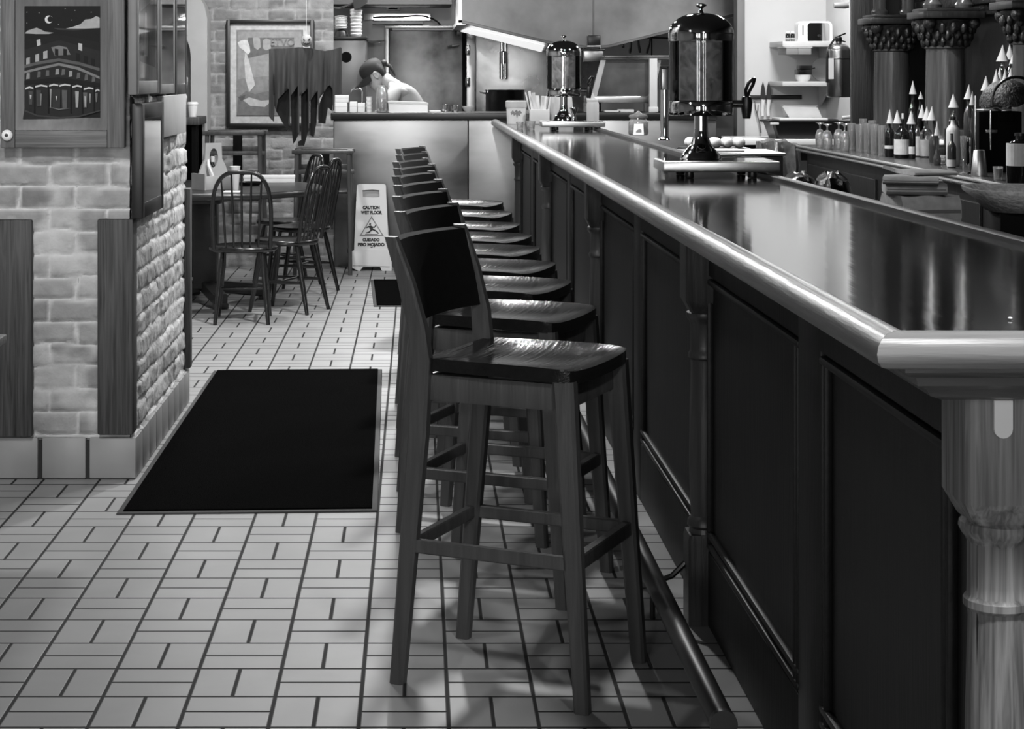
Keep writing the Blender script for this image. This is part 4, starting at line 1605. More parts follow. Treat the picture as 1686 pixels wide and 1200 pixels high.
tube(b, [(du(756), -.08, Z(74, 16.4)), (du(744), -.10, Z(76, 16.4)), (du(738), -.075, Z(77, 16.4))], .012, 8)
obj('latch', b, M['steel_light'], t)
# fluorescent fixture on the wall above the door
t = thing('fluorescent_fixture', 'long white fluorescent fixture on the wall above the cold room door', 'light fixture', (X(655, 16.5), 16.56, Z(30, 16.5)))
fu = lambda u: X(u, 16.5) - X(655, 16.5)
b = bm_new()
box(b, fu(615), fu(709), -.06, .04, -.02, .045, .006)
obj('housing', b, M['white'], t)
b = bm_new()
lathe(b, [(.001, fu(616)), (.014, fu(616)), (.014, fu(708)), (.001, fu(708))], (-.075, .0), 12, axis='x')
obj('tube', b, M['glow'], t)
t = thing('junction_box', 'small white electrical box at the end of the fluorescent fixture', 'junction box', (X(607.5, 16.5), 16.56, Z(32, 16.5)))
b = bm_new()
box(b, -.042, .042, -.06, .04, 0, .052, .005)
obj('box', b, M['white'], t)
b = bm_new()
box(b, -.045, .045, -.064, -.058, -.002, .054, .003)
obj('cover', b, M['cream'], t)
t = thing('power_cable', 'dark cable curving along the wall below the fluorescent fixture', 'cable', (X(640, 16.45), 16.45, Z(28, 16.4)))
b = bm_new()
q0 = Vector(P(640, 28, 16.42)) - Vector((0, 0, 0))
cpts = [P(u, v, 16.44) - Vector((X(640, 16.45), 16.45, Z(28, 16.4))) for u, v in ((614, 29), (630, 28), (662, 28), (684, 26), (700, 27), (712, 31), (720, 36), (725, 41))]
tube(b, cpts, .008, 8)
obj('cable', b, M['black_plastic'], t)
t = thing('wall_vent', 'small white louvred vent near the soffit in the kitchen', 'vent', (X(647, 16.55), 16.56, Z(12, 16.5)))
b = bm_new()
box(b, -.062, .062, -.01, .04, -.028, .028, .003)
obj('frame', b, M['white'], t)
b = bm_new()
for zz in (-.012, .004):
    box(b, -.042, .042, -.012, -.004, zz - .004, zz + .006)
obj('louvre', b, M['black_matte'], t, 0)
t = thing('wall_shelf', 'thin bright shelf on the kitchen wall just above the cold room door', 'shelf', (X(655, 16.4), 16.5, Z(40, 16.4)))
b = bm_new()
box(b, X(613, 16.4) - X(655, 16.4), X(696, 16.4) - X(655, 16.4), -.14, .1, 0, .022, .003)
obj('shelf', b, M['white'], t)
# black bracket and cable at the soffit by the cup sleeves
t = thing('ceiling_speaker', 'black bracketed fixture hanging at the soffit above the cup sleeves', 'wall fixture', (X(592, 15.4), 15.4, Z(6, 15.4)))
b = bm_new()
prism(b, [(-.06, .07), (.08, .07), (.06, 0), (-.01, -.045), (-.045, -.045)], 'y', -.04, .04)
obj('bracket', b, M['black_plastic'], t)
b = bm_new()
tube(b, [(-.03, 0, .02), (-.10, .0, -.02), (-.17, 0, -.035), (-.25, 0, -.03)], .008, 8)
tube(b, [(.03, 0, .065), (.03, 0, 3.0 - Z(6, 15.4) - .002)], .008, 8)
obj('cable', b, M['black_plastic'], t)
# soffit lamp
lampz = Z(7, 15.4)
t = thing('ceiling_lamp', 'round glowing ceiling lamp above the cold room door', 'ceiling lamp', (X(690, 15.9), 15.9, Z(4.5, 15.9)))
b = bm_new()
lathe(b, [(.001, -.018), (.05, -.016), (.085, -.004), (.09, .012), (.001, .012)], (0, 0), 28)
obj('diffuser', b, M['glow'], t)
# plates on a rack behind the cook
t = thing('white_plate', 'pale oval platter held on the wall left of the cold room door', 'platter', (X(613, 16.3), 16.4, Z(69, 16.3)))
b = bm_new()
lathe(b, [(.001, -.006), (.05, -.004), (.11, .012), (.112, .016), (.05, .004), (.001, .002)], (0, 0), 28)
o = obj('platter', b, M['white'], t)
b = bm_new()
tube(b, [(-.06, .03, -.005), (-.06, .2, -.005)], .006, 6)
tube(b, [(.06, .03, -.005), (.06, .2, -.005)], .006, 6)
obj('bracket', b, M['steel'], t)
# tap in the sink behind the cook's hands
t = thing('sink_tap', 'small chrome tap by the cook\'s hands', 'tap', (X(586, 15.2), 15.255, 1.05))
b = bm_new()
zt_ = Z(146, 15.2) - 1.05
tube(b, [(.05, 0, 0), (.05, 0, zt_ - .03), (.035, 0, zt_), (0, 0, zt_), (-.035, 0, zt_ - .01), (-.04, 0, zt_ - .03)], .007, 10)
obj('spout', b, M['chrome'], t)

# ---------------------------------------------------------------- hood
HY = 14.75
t = thing('extractor_hood', 'large stainless extractor hood with an added glow panel underneath above the stoves', 'extractor hood', (X(930, HY), HY, Z(82, HY)))
hu = lambda u, d=HY: X(u, d) - X(930, HY)
hz = lambda v, d=HY: Z(v, d) - Z(82, HY)
topz = 2.98 - Z(82, HY)
b = bm_new()
front = [(hu(761), hz(36)), (hu(760), topz), (hu(1212), topz), (hu(1212), hz(28)), (hu(1100), hz(52)), (hu(1003), hz(76)), (hu(975), hz(79)), (hu(905), hz(70))]
prism(b, front, 'y', 0.0, .03)
obj('front_skirt', b, mat('hood_steel', 128, 0.40, 1.0, 0.45, 2.6, bump=0.06, bscale=3.5, rvar=0.08), t, 20)
b = bm_new()
BYD = 16.36
prism(b, [(.03, hz(37)), (.03, topz), (BYD - HY, topz), (BYD - HY, hz(48, BYD))], 'x', hu(761) - .03, hu(761))
prism(b, [(.03, hz(37) - .02), (.03, hz(37) + .02), (BYD - HY, hz(50, BYD) + .03), (BYD - HY, hz(50, BYD))], 'x', hu(761) - .045, hu(761) + .03)
obj('side_skirt', b, M['steel_light'], t, 0)
b = bm_new()
for (a, c, zz0, zz1) in ((761, 905, 36, 70), (905, 975, 70, 79)):
    pass
lo, hi = .012, .03
loft(b, [[(hu(770), .03, hz(40)), (hu(770), .03, hz(40) + .02), (hu(905), .03, hz(70) + .02), (hu(905), .03, hz(70))],
         [(hu(752, BYD), BYD - HY, hz(50, BYD)), (hu(752, BYD), BYD - HY, hz(50, BYD) + .02), (hu(895, BYD), BYD - HY, hz(85, BYD) + .02), (hu(895, BYD), BYD - HY, hz(85, BYD))]])
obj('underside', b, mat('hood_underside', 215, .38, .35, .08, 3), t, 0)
b = bm_new()
loft(b, [[(hu(776), .10, hz(43) - .02), (hu(776), .10, hz(43) - .012), (hu(898), .10, hz(71) - .012), (hu(898), .10, hz(71) - .02)],
         [(hu(758, BYD), BYD - HY - .12, hz(50.5, BYD) - .012), (hu(758, BYD), BYD - HY - .12, hz(50.5, BYD)), (hu(890, BYD), BYD - HY - .12, hz(84, BYD)), (hu(890, BYD), BYD - HY - .12, hz(84, BYD) - .012)]])
obj('glow_panel', b, glow('hood_glow', 1.0, 0.55), t, 0)  # emission added to imitate bright reflecting steel under the hood
for pts in (((761, 36), (905, 70), (975, 79)), ((975, 79), (1003, 76), (1212, 24))):
    b = bm_new()
    for (a, c) in zip(pts, pts[1:]):
        bar(b, (hu(a[0]), .012, hz(a[1])), (hu(c[0]), .012, hz(c[1])), .05, .022)
    obj('drip_edge', b, M['steel_dark'], t)
b = bm_new()
box(b, hu(975.5), hu(978.5), -.004, .0, hz(60), topz)
obj('seam_cover', b, M['steel_dark'], t, 0)
# black box and small steel pan at the hood's corner
t = thing('control_box', 'small black control box at the lowest corner of the hood', 'control box', (X(977.5, HY - .05), HY - .045, Z(76, HY)))
b = bm_new()
box(b, -.05, .05, -.045, .04, 0, .085, .006)
obj('body', b, M['black_plastic'], t)
b = bm_new()
box(b, -.055, .055, -.05, .04, -.008, .004, .002)
obj('clip', b, M['steel_light'], t)
t = thing('grease_pan', 'small square steel pan under the black control box', 'pan', (X(976, HY - .05), HY - .07, Z(102, HY)))
b = bm_new()
box(b, -.078, .078, -.05, .05, 0, .095, .006)
obj('body', b, M['steel'], t)
b = bm_new()
box(b, -.09, .09, -.06, .055, .088, .10, .003)
obj('rim', b, M['dark_metal'], t)
b = bm_new()
tube(b, [(-.07, .04, .098), (-.066, .044, .11), (-.06, .045, .117)], .006, 6)
tube(b, [(.07, .04, .098), (.066, .044, .11), (.06, .045, .117)], .006, 6)
obj('hanger', b, M['steel'], t)

# ---------------------------------------------------------------- range, splash back, pot
t = thing('cooking_range', 'steel cooking range below the hood', 'range', (1.05, 15.5, 0))
b = bm_new()
box(b, -.75, 1.0, -.42, .42, .08, .93, .006)
obj('body', b, M['steel_dark'], t)
b = bm_new()
box(b, -.77, 1.02, -.45, .45, .93, .96, .004)
obj('hob', b, M['black_plastic'], t)
for k in range(4):
    b = bm_new()
    box(b, (-.7, .9, -.7, .9)[k], (-.64, .96, -.64, .96)[k], (-.36, -.36, .3, .3)[k], (-.3, -.3, .36, .36)[k], 0, .08)
    obj('foot', b, M['dark_metal'], t, 0)
t = thing('splash_back', 'mottled stainless splash back panel behind the range', 'splash back', (1.2, 16.52, 0))
b = bm_new()
box(b, X(783, 16.5) - 1.2, X(990, 16.5) - 1.2, -.02, .07, .6, 2.25, .004)
obj('panel', b, mat('splash_steel', 165, 0.30, 1.0, 0.5, 3.0, bump=0.25, bscale=5, rvar=0.1), t)
b = bm_new()
for u in (826, 832):
    lathe(b, [(.02, Z(130, 16.4)), (.02, Z(95, 16.4)), (.014, Z(94, 16.4)), (.014, 2.25)], (X(u, 16.42) - 1.2, -.09), 12)
lathe(b, [(.034, Z(105, 16.4)), (.036, Z(86, 16.4)), (.02, Z(84, 16.4))], (X(829, 16.42) - 1.2, -.09), 16)
obj('gas_pipe', b, M['chrome'], t)
s = scale_at(15.2)
t = thing('stock_pot', 'large dark stock pot on the range behind the pass', 'pot', (X(832, 15.2), 15.3, .96))
hp = Z(148, 15.2) - .96
b = bm_new()
lathe(b, [(.001, .0), (.155, 0), (.16, .01), (.16, hp - .01), (.166, hp), (.155, hp), (.152, .012), (.001, .01)], (0, 0), 36)
obj('body', b, M['steel_dark'], t)
b = bm_new()
tube(b, [(-.155, -.05, hp - .03), (-.20, -.05, hp - .02), (-.205, 0, hp - .015), (-.20, .05, hp - .02), (-.155, .05, hp - .03)], .008, 8)
obj('handle', b, M['chrome'], t)

# ---------------------------------------------------------------- heat-lamp cabinet on the pass
KYD = 14.35
t = thing('heat_lamp_station', 'stainless heat lamp station with sloping sides at the far end of the pass', 'food station', (X(1035, KYD), KYD, ZT))
ku = lambda u: X(u, KYD) - X(1035, KYD)
kz = lambda v: Z(v, KYD) - ZT
b = bm_new()
prism(b, [(ku(975), kz(160)), (ku(1070), kz(160)), (ku(1086), kz(99)), (ku(990), kz(99))], 'y', 0, .05)
obj('sloped_panel', b, M['steel_dark'], t, 0)
b = bm_new()
for a, c in (((978, 160), (993, 99)), ((1072, 160), (1084, 99))):
    b = bm_new()
    prism(b, [(ku(a[0] - 5), kz(a[1])), (ku(a[0] + 4), kz(a[1])), (ku(c[0] + 4), kz(c[1])), (ku(c[0] - 4), kz(c[1]))], 'y', -.02, .03)
    obj('side_post', b, M['steel_light'], t, 30)
b = bm_new()
box(b, ku(993), ku(1104), -.10, .16, kz(98), kz(95))
box(b, ku(994), ku(1103), -.07, .16, kz(95), kz(91.5), .004)
obj('top_shelf', b, M['steel_dark'], t)
b = bm_new()
box(b, ku(964), ku(1068), -.05, .15, kz(169), kz(158), .006)
obj('lower_shelf', b, M['steel_light'], t)
b = bm_new()
box(b, ku(962), ku(968), -.02, .12, 0, kz(169))
box(b, ku(1062), ku(1068), -.02, .12, 0, kz(169))
obj('shelf_leg', b, M['steel'], t, 0)
b = bm_new()
box(b, ku(1070), ku(1082), -.024, -.020, kz(117), kz(109))
obj('sticker', b, M['paper'], t, 0)
t = thing('white_post', 'white square post beside the heat lamp station', 'post', (X(1078, 14.1), 14.2, ZT))
b = bm_new()
box(b, -.030, .030, -.03, .03, .0, Z(96, 14.1) - ZT, .004)
obj('shaft', b, M['white'], t)
b = bm_new()
box(b, -.036, .036, -.036, .036, 0, .04, .004)
obj('foot', b, M['white'], t)
for k, u in enumerate((1008, 1030)):
    t = thing('paper_stack', ('thin' if k else 'wide') + ' stack of white order paper under the heat lamp shelf', 'paper stack', (X(u, 14.2), 14.2, ZT), 0, 'order paper on the pass')
    b = bm_new()
    box(b, -.06, .06, -.05, .05, 0, .012 + .008 * k, .002)
    obj('sheets', b, M['paper'], t)
# hanging utensils on a rail
UD = 16.2
t = thing('utensil_rail', 'thin black rail holding hanging utensils under the hood', 'rail', (X(1055, UD), UD, Z(62, UD)))
b = bm_new()
tube(b, [(X(1072, UD) - X(1055, UD), 0, 0), (X(1108, UD) - X(1055, UD), 0, Z(63, UD) - Z(62, UD))], .008, 8)
tube(b, [(X(1073, UD) - X(1055, UD), 0, 0), (X(1073, UD) - X(1055, UD), 0, Z(92, UD) - Z(62, UD))], .007, 8)
tube(b, [(X(1020, UD) - X(1055, UD), 0, Z(68, UD) - Z(62, UD)), (X(1072, UD) - X(1055, UD), 0, 0)], .006, 8)
tube(b, [(X(1108, UD) - X(1055, UD), 0, Z(63, UD) - Z(62, UD)), (X(1108, UD) - X(1055, UD), KY - UD, Z(63, UD) - Z(62, UD))], .006, 8)
obj('rail', b, M['black_plastic'], t)
for k, (u, v0_, v1_, bend, lab) in enumerate(((1026, 73, 79, 0, 'shortest black utensil hanging from the rail'), (1039, 70, 88, -2, 'black ladle second along the rail'), (1051, 67, 87, 3, 'black ladle third along the rail'),
                                             (1070, 64, 88, -5, 'longest black tongs beside the rail post'))):
    t = thing('utensil', lab, 'utensil', P(u, v0_, UD - .02), 0, 'utensils on the rail')
    s = scale_at(UD)
    hgt = (v1_ - v0_) * s
    b = bm_new()
    tube(b, [(0, .018, .004), (0, 0, 0), (bend * s * .3, 0, -hgt * .4), (bend * s * .8, 0, -hgt * .75), (bend * s, 0, -hgt)], [.006, .010, .011, .013, .010], 8)
    obj('handle', b, M['black_plastic'], t)
# pale wall panel behind the utensils
bm = bm_new()
box(bm, X(985, 16.55), 3.4, 16.50, 16.598, .9, 2.6)
struct(obj('wall_kitchen_panel', bm, mat('pale_panel', 150, .5, 0, .06, 3), smooth=0))

# ---------------------------------------------------------------- the cook
def skinned(name, joints, edges, root, m, parent=None, levels=2):
    me = bpy.data.meshes.new(name)
    names = list(joints)
    me.from_pydata([joints[n][0] for n in names], [(names.index(a), names.index(b_)) for a, b_ in edges], [])
    o = bpy.data.objects.new(name, me)
    C.objects.link(o)
    sk = o.modifiers.new('skin', 'SKIN')
    sk.use_smooth_shade = True
    sk.branch_smoothing = 0.6
    for i, n in enumerate(names):
        r = joints[n][1]
        me.skin_vertices[0].data[i].radius = r if isinstance(r, tuple) else (r, r)
        me.skin_vertices[0].data[i].use_root = (n == root)
    sd = o.modifiers.new('sub', 'SUBSURF')
    sd.levels = sd.render_levels = levels
    bpy.context.view_layer.update()
    dg = bpy.context.evaluated_depsgraph_get()
    me2 = bpy.data.meshes.new_from_object(o.evaluated_get(dg))
    bpy.data.objects.remove(o)
    me2.materials.clear()
    return finish(name, me2, m, parent, 180)


CKX, CKY = X(672, 15.0), 15.05
cook = thing('person', 'cook in a black cap and pale shirt bending over the worktop behind the pass', 'person', (CKX, CKY, 0))
lx = lambda u: X(u, 15.0) - CKX
lz = lambda v: Z(v, 15.0)
J = {
    'pelvis': ((.06, 0, .93), (.13, .155)), 'waist': ((.05, 0, 1.08), (.115, .145)), 'chest': ((lx(667), .0, 1.245), (.125, .165)),
    'upper': ((lx(654), 0, 1.345), (.095, .135)), 'neck': ((lx(640), 0, 1.385), (.055, .055)), 'skullbase': ((lx(631), 0, 1.415), (.055, .055)),
    'shl': ((lx(652), -.165, 1.325), (.062, .062)), 'ell': ((lx(628), -.245, 1.115), (.043, .043)), 'wrl': ((lx(592), -.14, 1.125), (.029, .029)),
    'shr': ((lx(650), .165, 1.325), (.062, .062)), 'elr': ((lx(624), .235, 1.12), (.043, .043)), 'wrr': ((lx(588), .13, 1.12), (.029, .029)),
    'pal': ((lx(581), -.115, 1.118), (.034, .018)), 'par': ((lx(577), .105, 1.112), (.034, .018)),
    'hipl': ((.07, -.10, .88), (.09, .09)), 'knl': ((.04, -.11, .48), (.062, .062)), 'anl': ((.09, -.11, .09), (.042, .042)), 'tol': ((-.09, -.13, .035), (.036, .03)),
    'hipr': ((.07, .10, .88), (.09, .09)), 'knr': ((.04, .11, .48), (.062, .062)), 'anr': ((.09, .11, .09), (.042, .042)), 'tor': ((-.09, .13, .035), (.036, .03)),
}
E = [('pelvis', 'waist'), ('waist', 'chest'), ('chest', 'upper'), ('upper', 'neck'), ('neck', 'skullbase'), ('upper', 'shl'), ('shl', 'ell'), ('ell', 'wrl'), ('wrl', 'pal'),
     ('upper', 'shr'), ('shr', 'elr'), ('elr', 'wrr'), ('wrr', 'par'), ('pelvis', 'hipl'), ('hipl', 'knl'), ('knl', 'anl'), ('anl', 'tol'), ('pelvis', 'hipr'), ('hipr', 'knr'), ('knr', 'anr'), ('anr', 'tor')]
for sd_, pal in (('l', 'pal'), ('r', 'par')):
    p = Vector(J[pal][0])
    for f in range(4):
        yy = (f - 1.5) * .019
        ln = (.062, .075, .070, .055)[f]
        a1 = p + Vector((-.035, yy, -.004))
        a2 = a1 + Vector((-ln * .5, yy * .15, -.008))
        a3 = a2 + Vector((-ln * .42, yy * .05, -.028))
        J['f%s%da' % (sd_, f)] = (a1, (.010, .010))
        J['f%s%db' % (sd_, f)] = (a2, (.009, .009))
        J['f%s%dc' % (sd_, f)] = (a3, (.008, .008))
        E += [(pal, 'f%s%da' % (sd_, f)), ('f%s%da' % (sd_, f), 'f%s%db' % (sd_, f)), ('f%s%db' % (sd_, f), 'f%s%dc' % (sd_, f))]
    sg = 1 if sd_ == 'l' else -1
    J['t%sa' % sd_] = (p + Vector((-.008, .035 * sg, -.008)), (.011, .011))
    J['t%sb' % sd_] = (p + Vector((-.045, .052 * sg, -.022)), (.009, .009))
    E += [(pal, 't%sa' % sd_), ('t%sa' % sd_, 't%sb' % sd_)]
body = skinned('body', J, E, 'pelvis', M['skin'], cook)
# head, turned down over the work (facing -x)
hx, hzz = lx(617), lz(123)
tilt = math.radians(38)
HM = Matrix.Translation((hx, 0, hzz)) @ Matrix.Rotation(-tilt, 4, 'Y')       # face looks along local -x


def hp_(x, y, z):
    return HM @ Vector((x, y, z))


b = bm_new()
rings = []
# profile rings of a head: z from chin to crown, (front x, back x, half width)
for z, fx, bx, w_ in ((-.118, -.070, -.030, .018), (-.108, -.084, -.010, .038), (-.085, -.089, .012, .053), (-.06, -.088, .045, .060), (-.03, -.090, .072, .066), (.0, -.090, .088, .071),
                     (.03, -.092, .096, .075), (.06, -.090, .097, .076), (.085, -.078, .086, .068), (.105, -.055, .062, .050), (.115, -.025, .030, .024)):
    r = []
    for i in range(24):
        a = 2 * math.pi * i / 24
        cx_h = (fx + bx) / 2
        rx_ = (bx - fx) / 2
        r.append(hp_(cx_h + rx_ * math.cos(a), w_ * math.sin(a), z))
    rings.append(r)
loft(b, rings)
# nose, brow, lips
loft(b, [[hp_(-.086, .013, .012), hp_(-.086, -.013, .012), hp_(-.092, 0, .018)], [hp_(-.092, .017, -.032), hp_(-.092, -.017, -.032), hp_(-.122, 0, -.030)], [hp_(-.088, .010, -.040), hp_(-.088, -.010, -.040), hp_(-.100, 0, -.040)]])
loft(b, [[hp_(-.086, .022, -.056), hp_(-.086, -.022, -.056), hp_(-.096, 0, -.053)], [hp_(-.085, .020, -.068), hp_(-.085, -.020, -.068), hp_(-.095, 0, -.066)]])
for sy in (-1, 1):
    pts = []
    c0 = Vector((.006, sy * .072, -.008))
    loft(b, [[hp_(c0.x + .020 * math.cos(a) * k, c0.y + sy * o_, c0.z + .034 * math.sin(a) * k) for a in [2 * math.pi * i / 12 for i in range(12)]]
             for k, o_ in ((.55, -.008), (.9, .002), (1.0, .012), (.85, .016), (.5, .010))])
obj('head', b, M['skin'], cook, 60)
b = bm_new()
for sy in (-1, 1):
    ball(b, hp_(-.080, sy * .030, .004), .013, 1, 1.1, .7, 12, 8)
obj('eye', b, M['ink'], cook, 180)
# neck
b = bm_new()
tube(b, [(lx(664), 0, 1.300), (lx(652), 0, 1.352), (lx(641), 0, 1.390), hp_(.042, 0, -.055)], [.045, .064, .060, .056], 16)
obj('neck', b, M['skin'], body, 180)
b = bm_new()
rings = []
for z, fx, bx, w_ in ((-.045, .03, .082, .058), (-.01, .02, .096, .072), (.03, -.02, .103, .079), (.06, -.05, .103, .080)):
    rings.append([hp_((fx + bx) / 2 + (bx - fx) / 2 * math.cos(a), w_ * math.sin(a), z) for a in [2 * math.pi * i / 20 for i in range(20)]])
loft(b, rings)
hair = obj('hair', b, M['hair'], cook, 60)
b = bm_new()
ball(b, hp_(.118, 0, .030), .028, 1, 1, 1, 14, 10)
tube(b, [hp_(.12, 0, .02), hp_(.14, 0, -.02), hp_(.135, .0, -.07), hp_(.125, 0, -.11)], [.018, .015, .012, .004], 8)
obj('ponytail', b, M['hair'], hair, 60)
b = bm_new()
rings = []
for z, k in ((.022, 1.0), (.05, 1.02), (.08, .98), (.105, .84), (.122, .60), (.130, .30), (.132, .02)):
    rings.append([hp_(.003 + .1035 * k * math.cos(a), .084 * k * math.sin(a), z) for a in [2 * math.pi * i / 28 for i in range(28)]])
loft(b, rings)
capo = obj('cap', b, M['cap'], cook, 60)
b = bm_new()
top, bot_ = [], []
for q in range(13):
    a = math.radians(110 + 140 * q / 12)
    top.append((.003 + .100 * math.cos(a), .082 * math.sin(a), .030))
out = []
for q in range(13):
    a = math.radians(110 + 140 * q / 12)
    k = 1 + .98 * max(0, math.cos(a - math.pi)) ** .8
    out.append((.003 + .103 * k * math.cos(a), .082 * (1 + .05 * k) * math.sin(a), .026 - .010 * (k - 1) - .11 * math.sin(a) ** 2 * (k - 1)))
loft(b, [[hp_(*p) for p in top], [hp_(*p) for p in out], [hp_(p[0], p[1], p[2] - .004) for p in out], [hp_(p[0], p[1], p[2] - .006) for p in top]], closed=False)
obj('brim', b, M['cap'], capo, 60)
b = bm_new()
ball(b, hp_(.004, 0, .134), .007, 1, 1, .6, 10, 6)
obj('button', b, M['cap'], capo, 60)
# shirt and trousers over the body
JS = {k: (v[0], tuple(q * 1.10 + .006 for q in v[1])) for k, v in J.items() if k in ('waist', 'chest', 'upper', 'shl', 'shr')}
JS['hem'] = ((.055, 0, .93), (.142, .168))
JS['nk'] = ((lx(645), 0, 1.375), (.078, .078))
for s_ in 'lr':
    a, c = Vector(J['sh' + s_][0]), Vector(J['el' + s_][0])
    JS['slv' + s_] = (a.lerp(c, .62), (.062, .062))
shirt = skinned('shirt', JS, [('hem', 'waist'), ('waist', 'chest'), ('chest', 'upper'), ('upper', 'nk'), ('upper', 'shl'), ('shl', 'slvl'), ('upper', 'shr'), ('shr', 'slvr')], 'hem', M['shirt'], cook)
JT = {k: (v[0], tuple(q * 1.12 + .006 for q in v[1])) for k, v in J.items() if k in ('pelvis', 'hipl', 'hipr', 'knl', 'knr', 'anl', 'anr')}
skinned('trousers', JT, [('pelvis', 'hipl'), ('hipl', 'knl'), ('knl', 'anl'), ('pelvis', 'hipr'), ('hipr', 'knr'), ('knr', 'anr')], 'pelvis', M['trousers'], cook)

# ================================================================== ON THE BAR
BT = 1.1197
bd = lambda v: depth_on(v, BT)


def drink_dispenser(label, tx, ty):
    """origin: middle of the drip tray on the bar top"""
    t = thing('drink_dispenser', label, 'drink dispenser', (tx, ty, BT), 0, 'drink dispensers on the bar')
    b = bm_new()
    box(b, -.195, .195, -.13, .13, .020, .055, .006)
    obj('drip_tray', b, M['steel_light'], t)
    b = bm_new()
    box(b, -.186, .186, -.121, .121, .0545, .0565, .0)
    obj('tray_grid', b, M['chrome'], t, 0)
    for sx in (-1, 1):
        for sy in (-1, 1):
            b = bm_new()
            lathe(b, [(.014, 0), (.016, .004), (.014, .0205)], (sx * .105, sy * .105), 14)
            obj('foot', b, M['black_plastic'], t)
    cx = -.050
    b = bm_new()
    lathe(b, [(.068, .056), (.070, .060), (.066, .072), (.050, .090), (.034, .110), (.026, .135), (.0235, .165), (.0235, .205), (.030, .212)], (cx, 0), 36)
    obj('pedestal', b, M['chrome'], t)
    b = bm_new()
    lathe(b, [(.001, .205), (.106, .206), (.1085, .210), (.1085, .252), (.106, .256), (.001, .256)], (cx, 0), 48)
    obj('base_cup', b, M['chrome'], t)
    b = bm_new()
    lathe(b, [(.1075, .256), (.1075, .462), (.1035, .462), (.1035, .258), (.1075, .256)], (cx, 0), 48)
    obj('clear_cylinder', b, M['clear'], t)
    b = bm_new()
    lathe(b, [(.001, .257), (.0985, .257), (.0985, .452), (.001, .452)], (cx, 0), 48)
    obj('infused_drink', b, M['juice'], t)
    b = bm_new()
    pr = [(.1095, .458), (.1105, .462), (.1105, .478)]
    for q in range(10):
        a = math.pi / 2 * q / 9
        pr.append((.1095 * math.cos(a) ** .9 + .001, .482 + .072 * math.sin(a)))
    lathe(b, pr, (cx, 0), 48)
    lid = obj('lid', b, M['chrome'], t, 50)
    b = bm_new()
    lathe(b, [(.012, .552), (.007, .560), (.006, .568), (.011, .573), (.019, .578), (.019, .582), (.008, .586), (.001, .587)], (cx, 0), 20)
    obj('lid_knob', b, M['chrome'], lid)
    # spigot on the +x side
    b = bm_new()
    tube(b, [(cx + .105, 0, .245), (cx + .150, 0, .245)], .013, 12)
    sp = obj('spigot', b, M['chrome'], t)
    b = bm_new()
    lathe(b, [(.012, .195), (.014, .20), (.018, .225), (.020, .25), (.016, .268), (.010, .272), (.001, .272)], (cx + .155, 0), 16)
    obj('valve', b, M['black_plastic'], sp)
    b = bm_new()
    tube(b, [(cx + .155, 0, .268), (cx + .150, -.010, .29), (cx + .158, -.016, .315), (cx + .172, -.016, .33), (cx + .182, 0, .33), (cx + .18, .014, .312), (cx + .166, .01, .288), (cx + .157, 0, .268)], .006, 8)
    obj('handle', b, M['black_plastic'], sp)
    return t


ndy = bd(293) + .115
d0 = drink_dispenser('big chrome-domed drink dispenser in the middle of the bar, spigot by the white wall', (X(1090, bd(293)) + X(1285, bd(293))) / 2 + .0, ndy)
d1 = copy_tree(d0)
fdy = bd(214.5) + .115
d1.location = ((X(893, fdy - .115) + X(995, fdy - .115)) / 2, fdy, BT)
d1['label'] = 'distant chrome-domed drink dispenser near the kitchen end of the bar, next to a squeeze bottle'


def on_bar(u, v):
    d = bd(v)
    return (X(u, d), d, BT)


# kitchen end of the bar: tub, straws, glasses, jigger, pitcher, squeeze bottle, jar
d = bd(204)
s = scale_at(d)
t = thing('plastic_tub', 'white printed plastic tub with a rim at the kitchen end of the bar', 'tub', on_bar(850, 204))
b = bm_new()
lathe(b, [(.001, 0), (15 * s, 0), (16.5 * s, 28 * s), (.001, 28 * s)], (0, 0), 28)
tb = obj('tub', b, M['paper'], t)
b = bm_new()
lathe(b, [(17.2 * s, 27 * s), (17.6 * s, 29 * s), (17.6 * s, 37 * s), (16 * s, 38.5 * s), (.001, 38.5 * s)], (0, 0), 28)
obj('lid', b, M['cream'], t)
L = [(145, [(-.75, 19), (-.45, 23), (-.30, 20), (-.05, 24), (.12, 21), (.40, 22.5), (.62, 18), (.35, 17), (.42, 13), (.15, 15), (.02, 10), (-.12, 16), (-.35, 13.5), (-.42, 17.5), (-.62, 15)])]
art('tub_print', L, lambda a, z_, k: ((15 + 1.5 * z_ / 28 + .25) * s * math.sin(a * .9) + 0, -((15 + 1.5 * z_ / 28 + .35) * s * math.cos(a * .9)) - k * .1, z_ * s), tb, .0004)
t = thing('stick_holder', 'pale carton of white paper-wrapped straws beside the printed tub', 'holder', on_bar(888, 204))
b = bm_new()
box(b, -16 * s, 16 * s, -12 * s, 12 * s, 0, 24 * s, .003)
obj('carton', b, M['paper'], t)
random.seed(5)
for q in range(9):
    b = bm_new()
    x0_ = (-13 + 3.2 * q) * s
    lean = (-10 + q * 2.3 + random.uniform(-2, 2)) * s
    hh_ = (50 + random.uniform(-6, 5)) * s
    bar(b, (x0_, random.uniform(-6, 6) * s, 10 * s), (x0_ + lean, random.uniform(-6, 6) * s, hh_), 5.5 * s, 2.0 * s)
    obj('paper_straw', b, M['paper'], t)
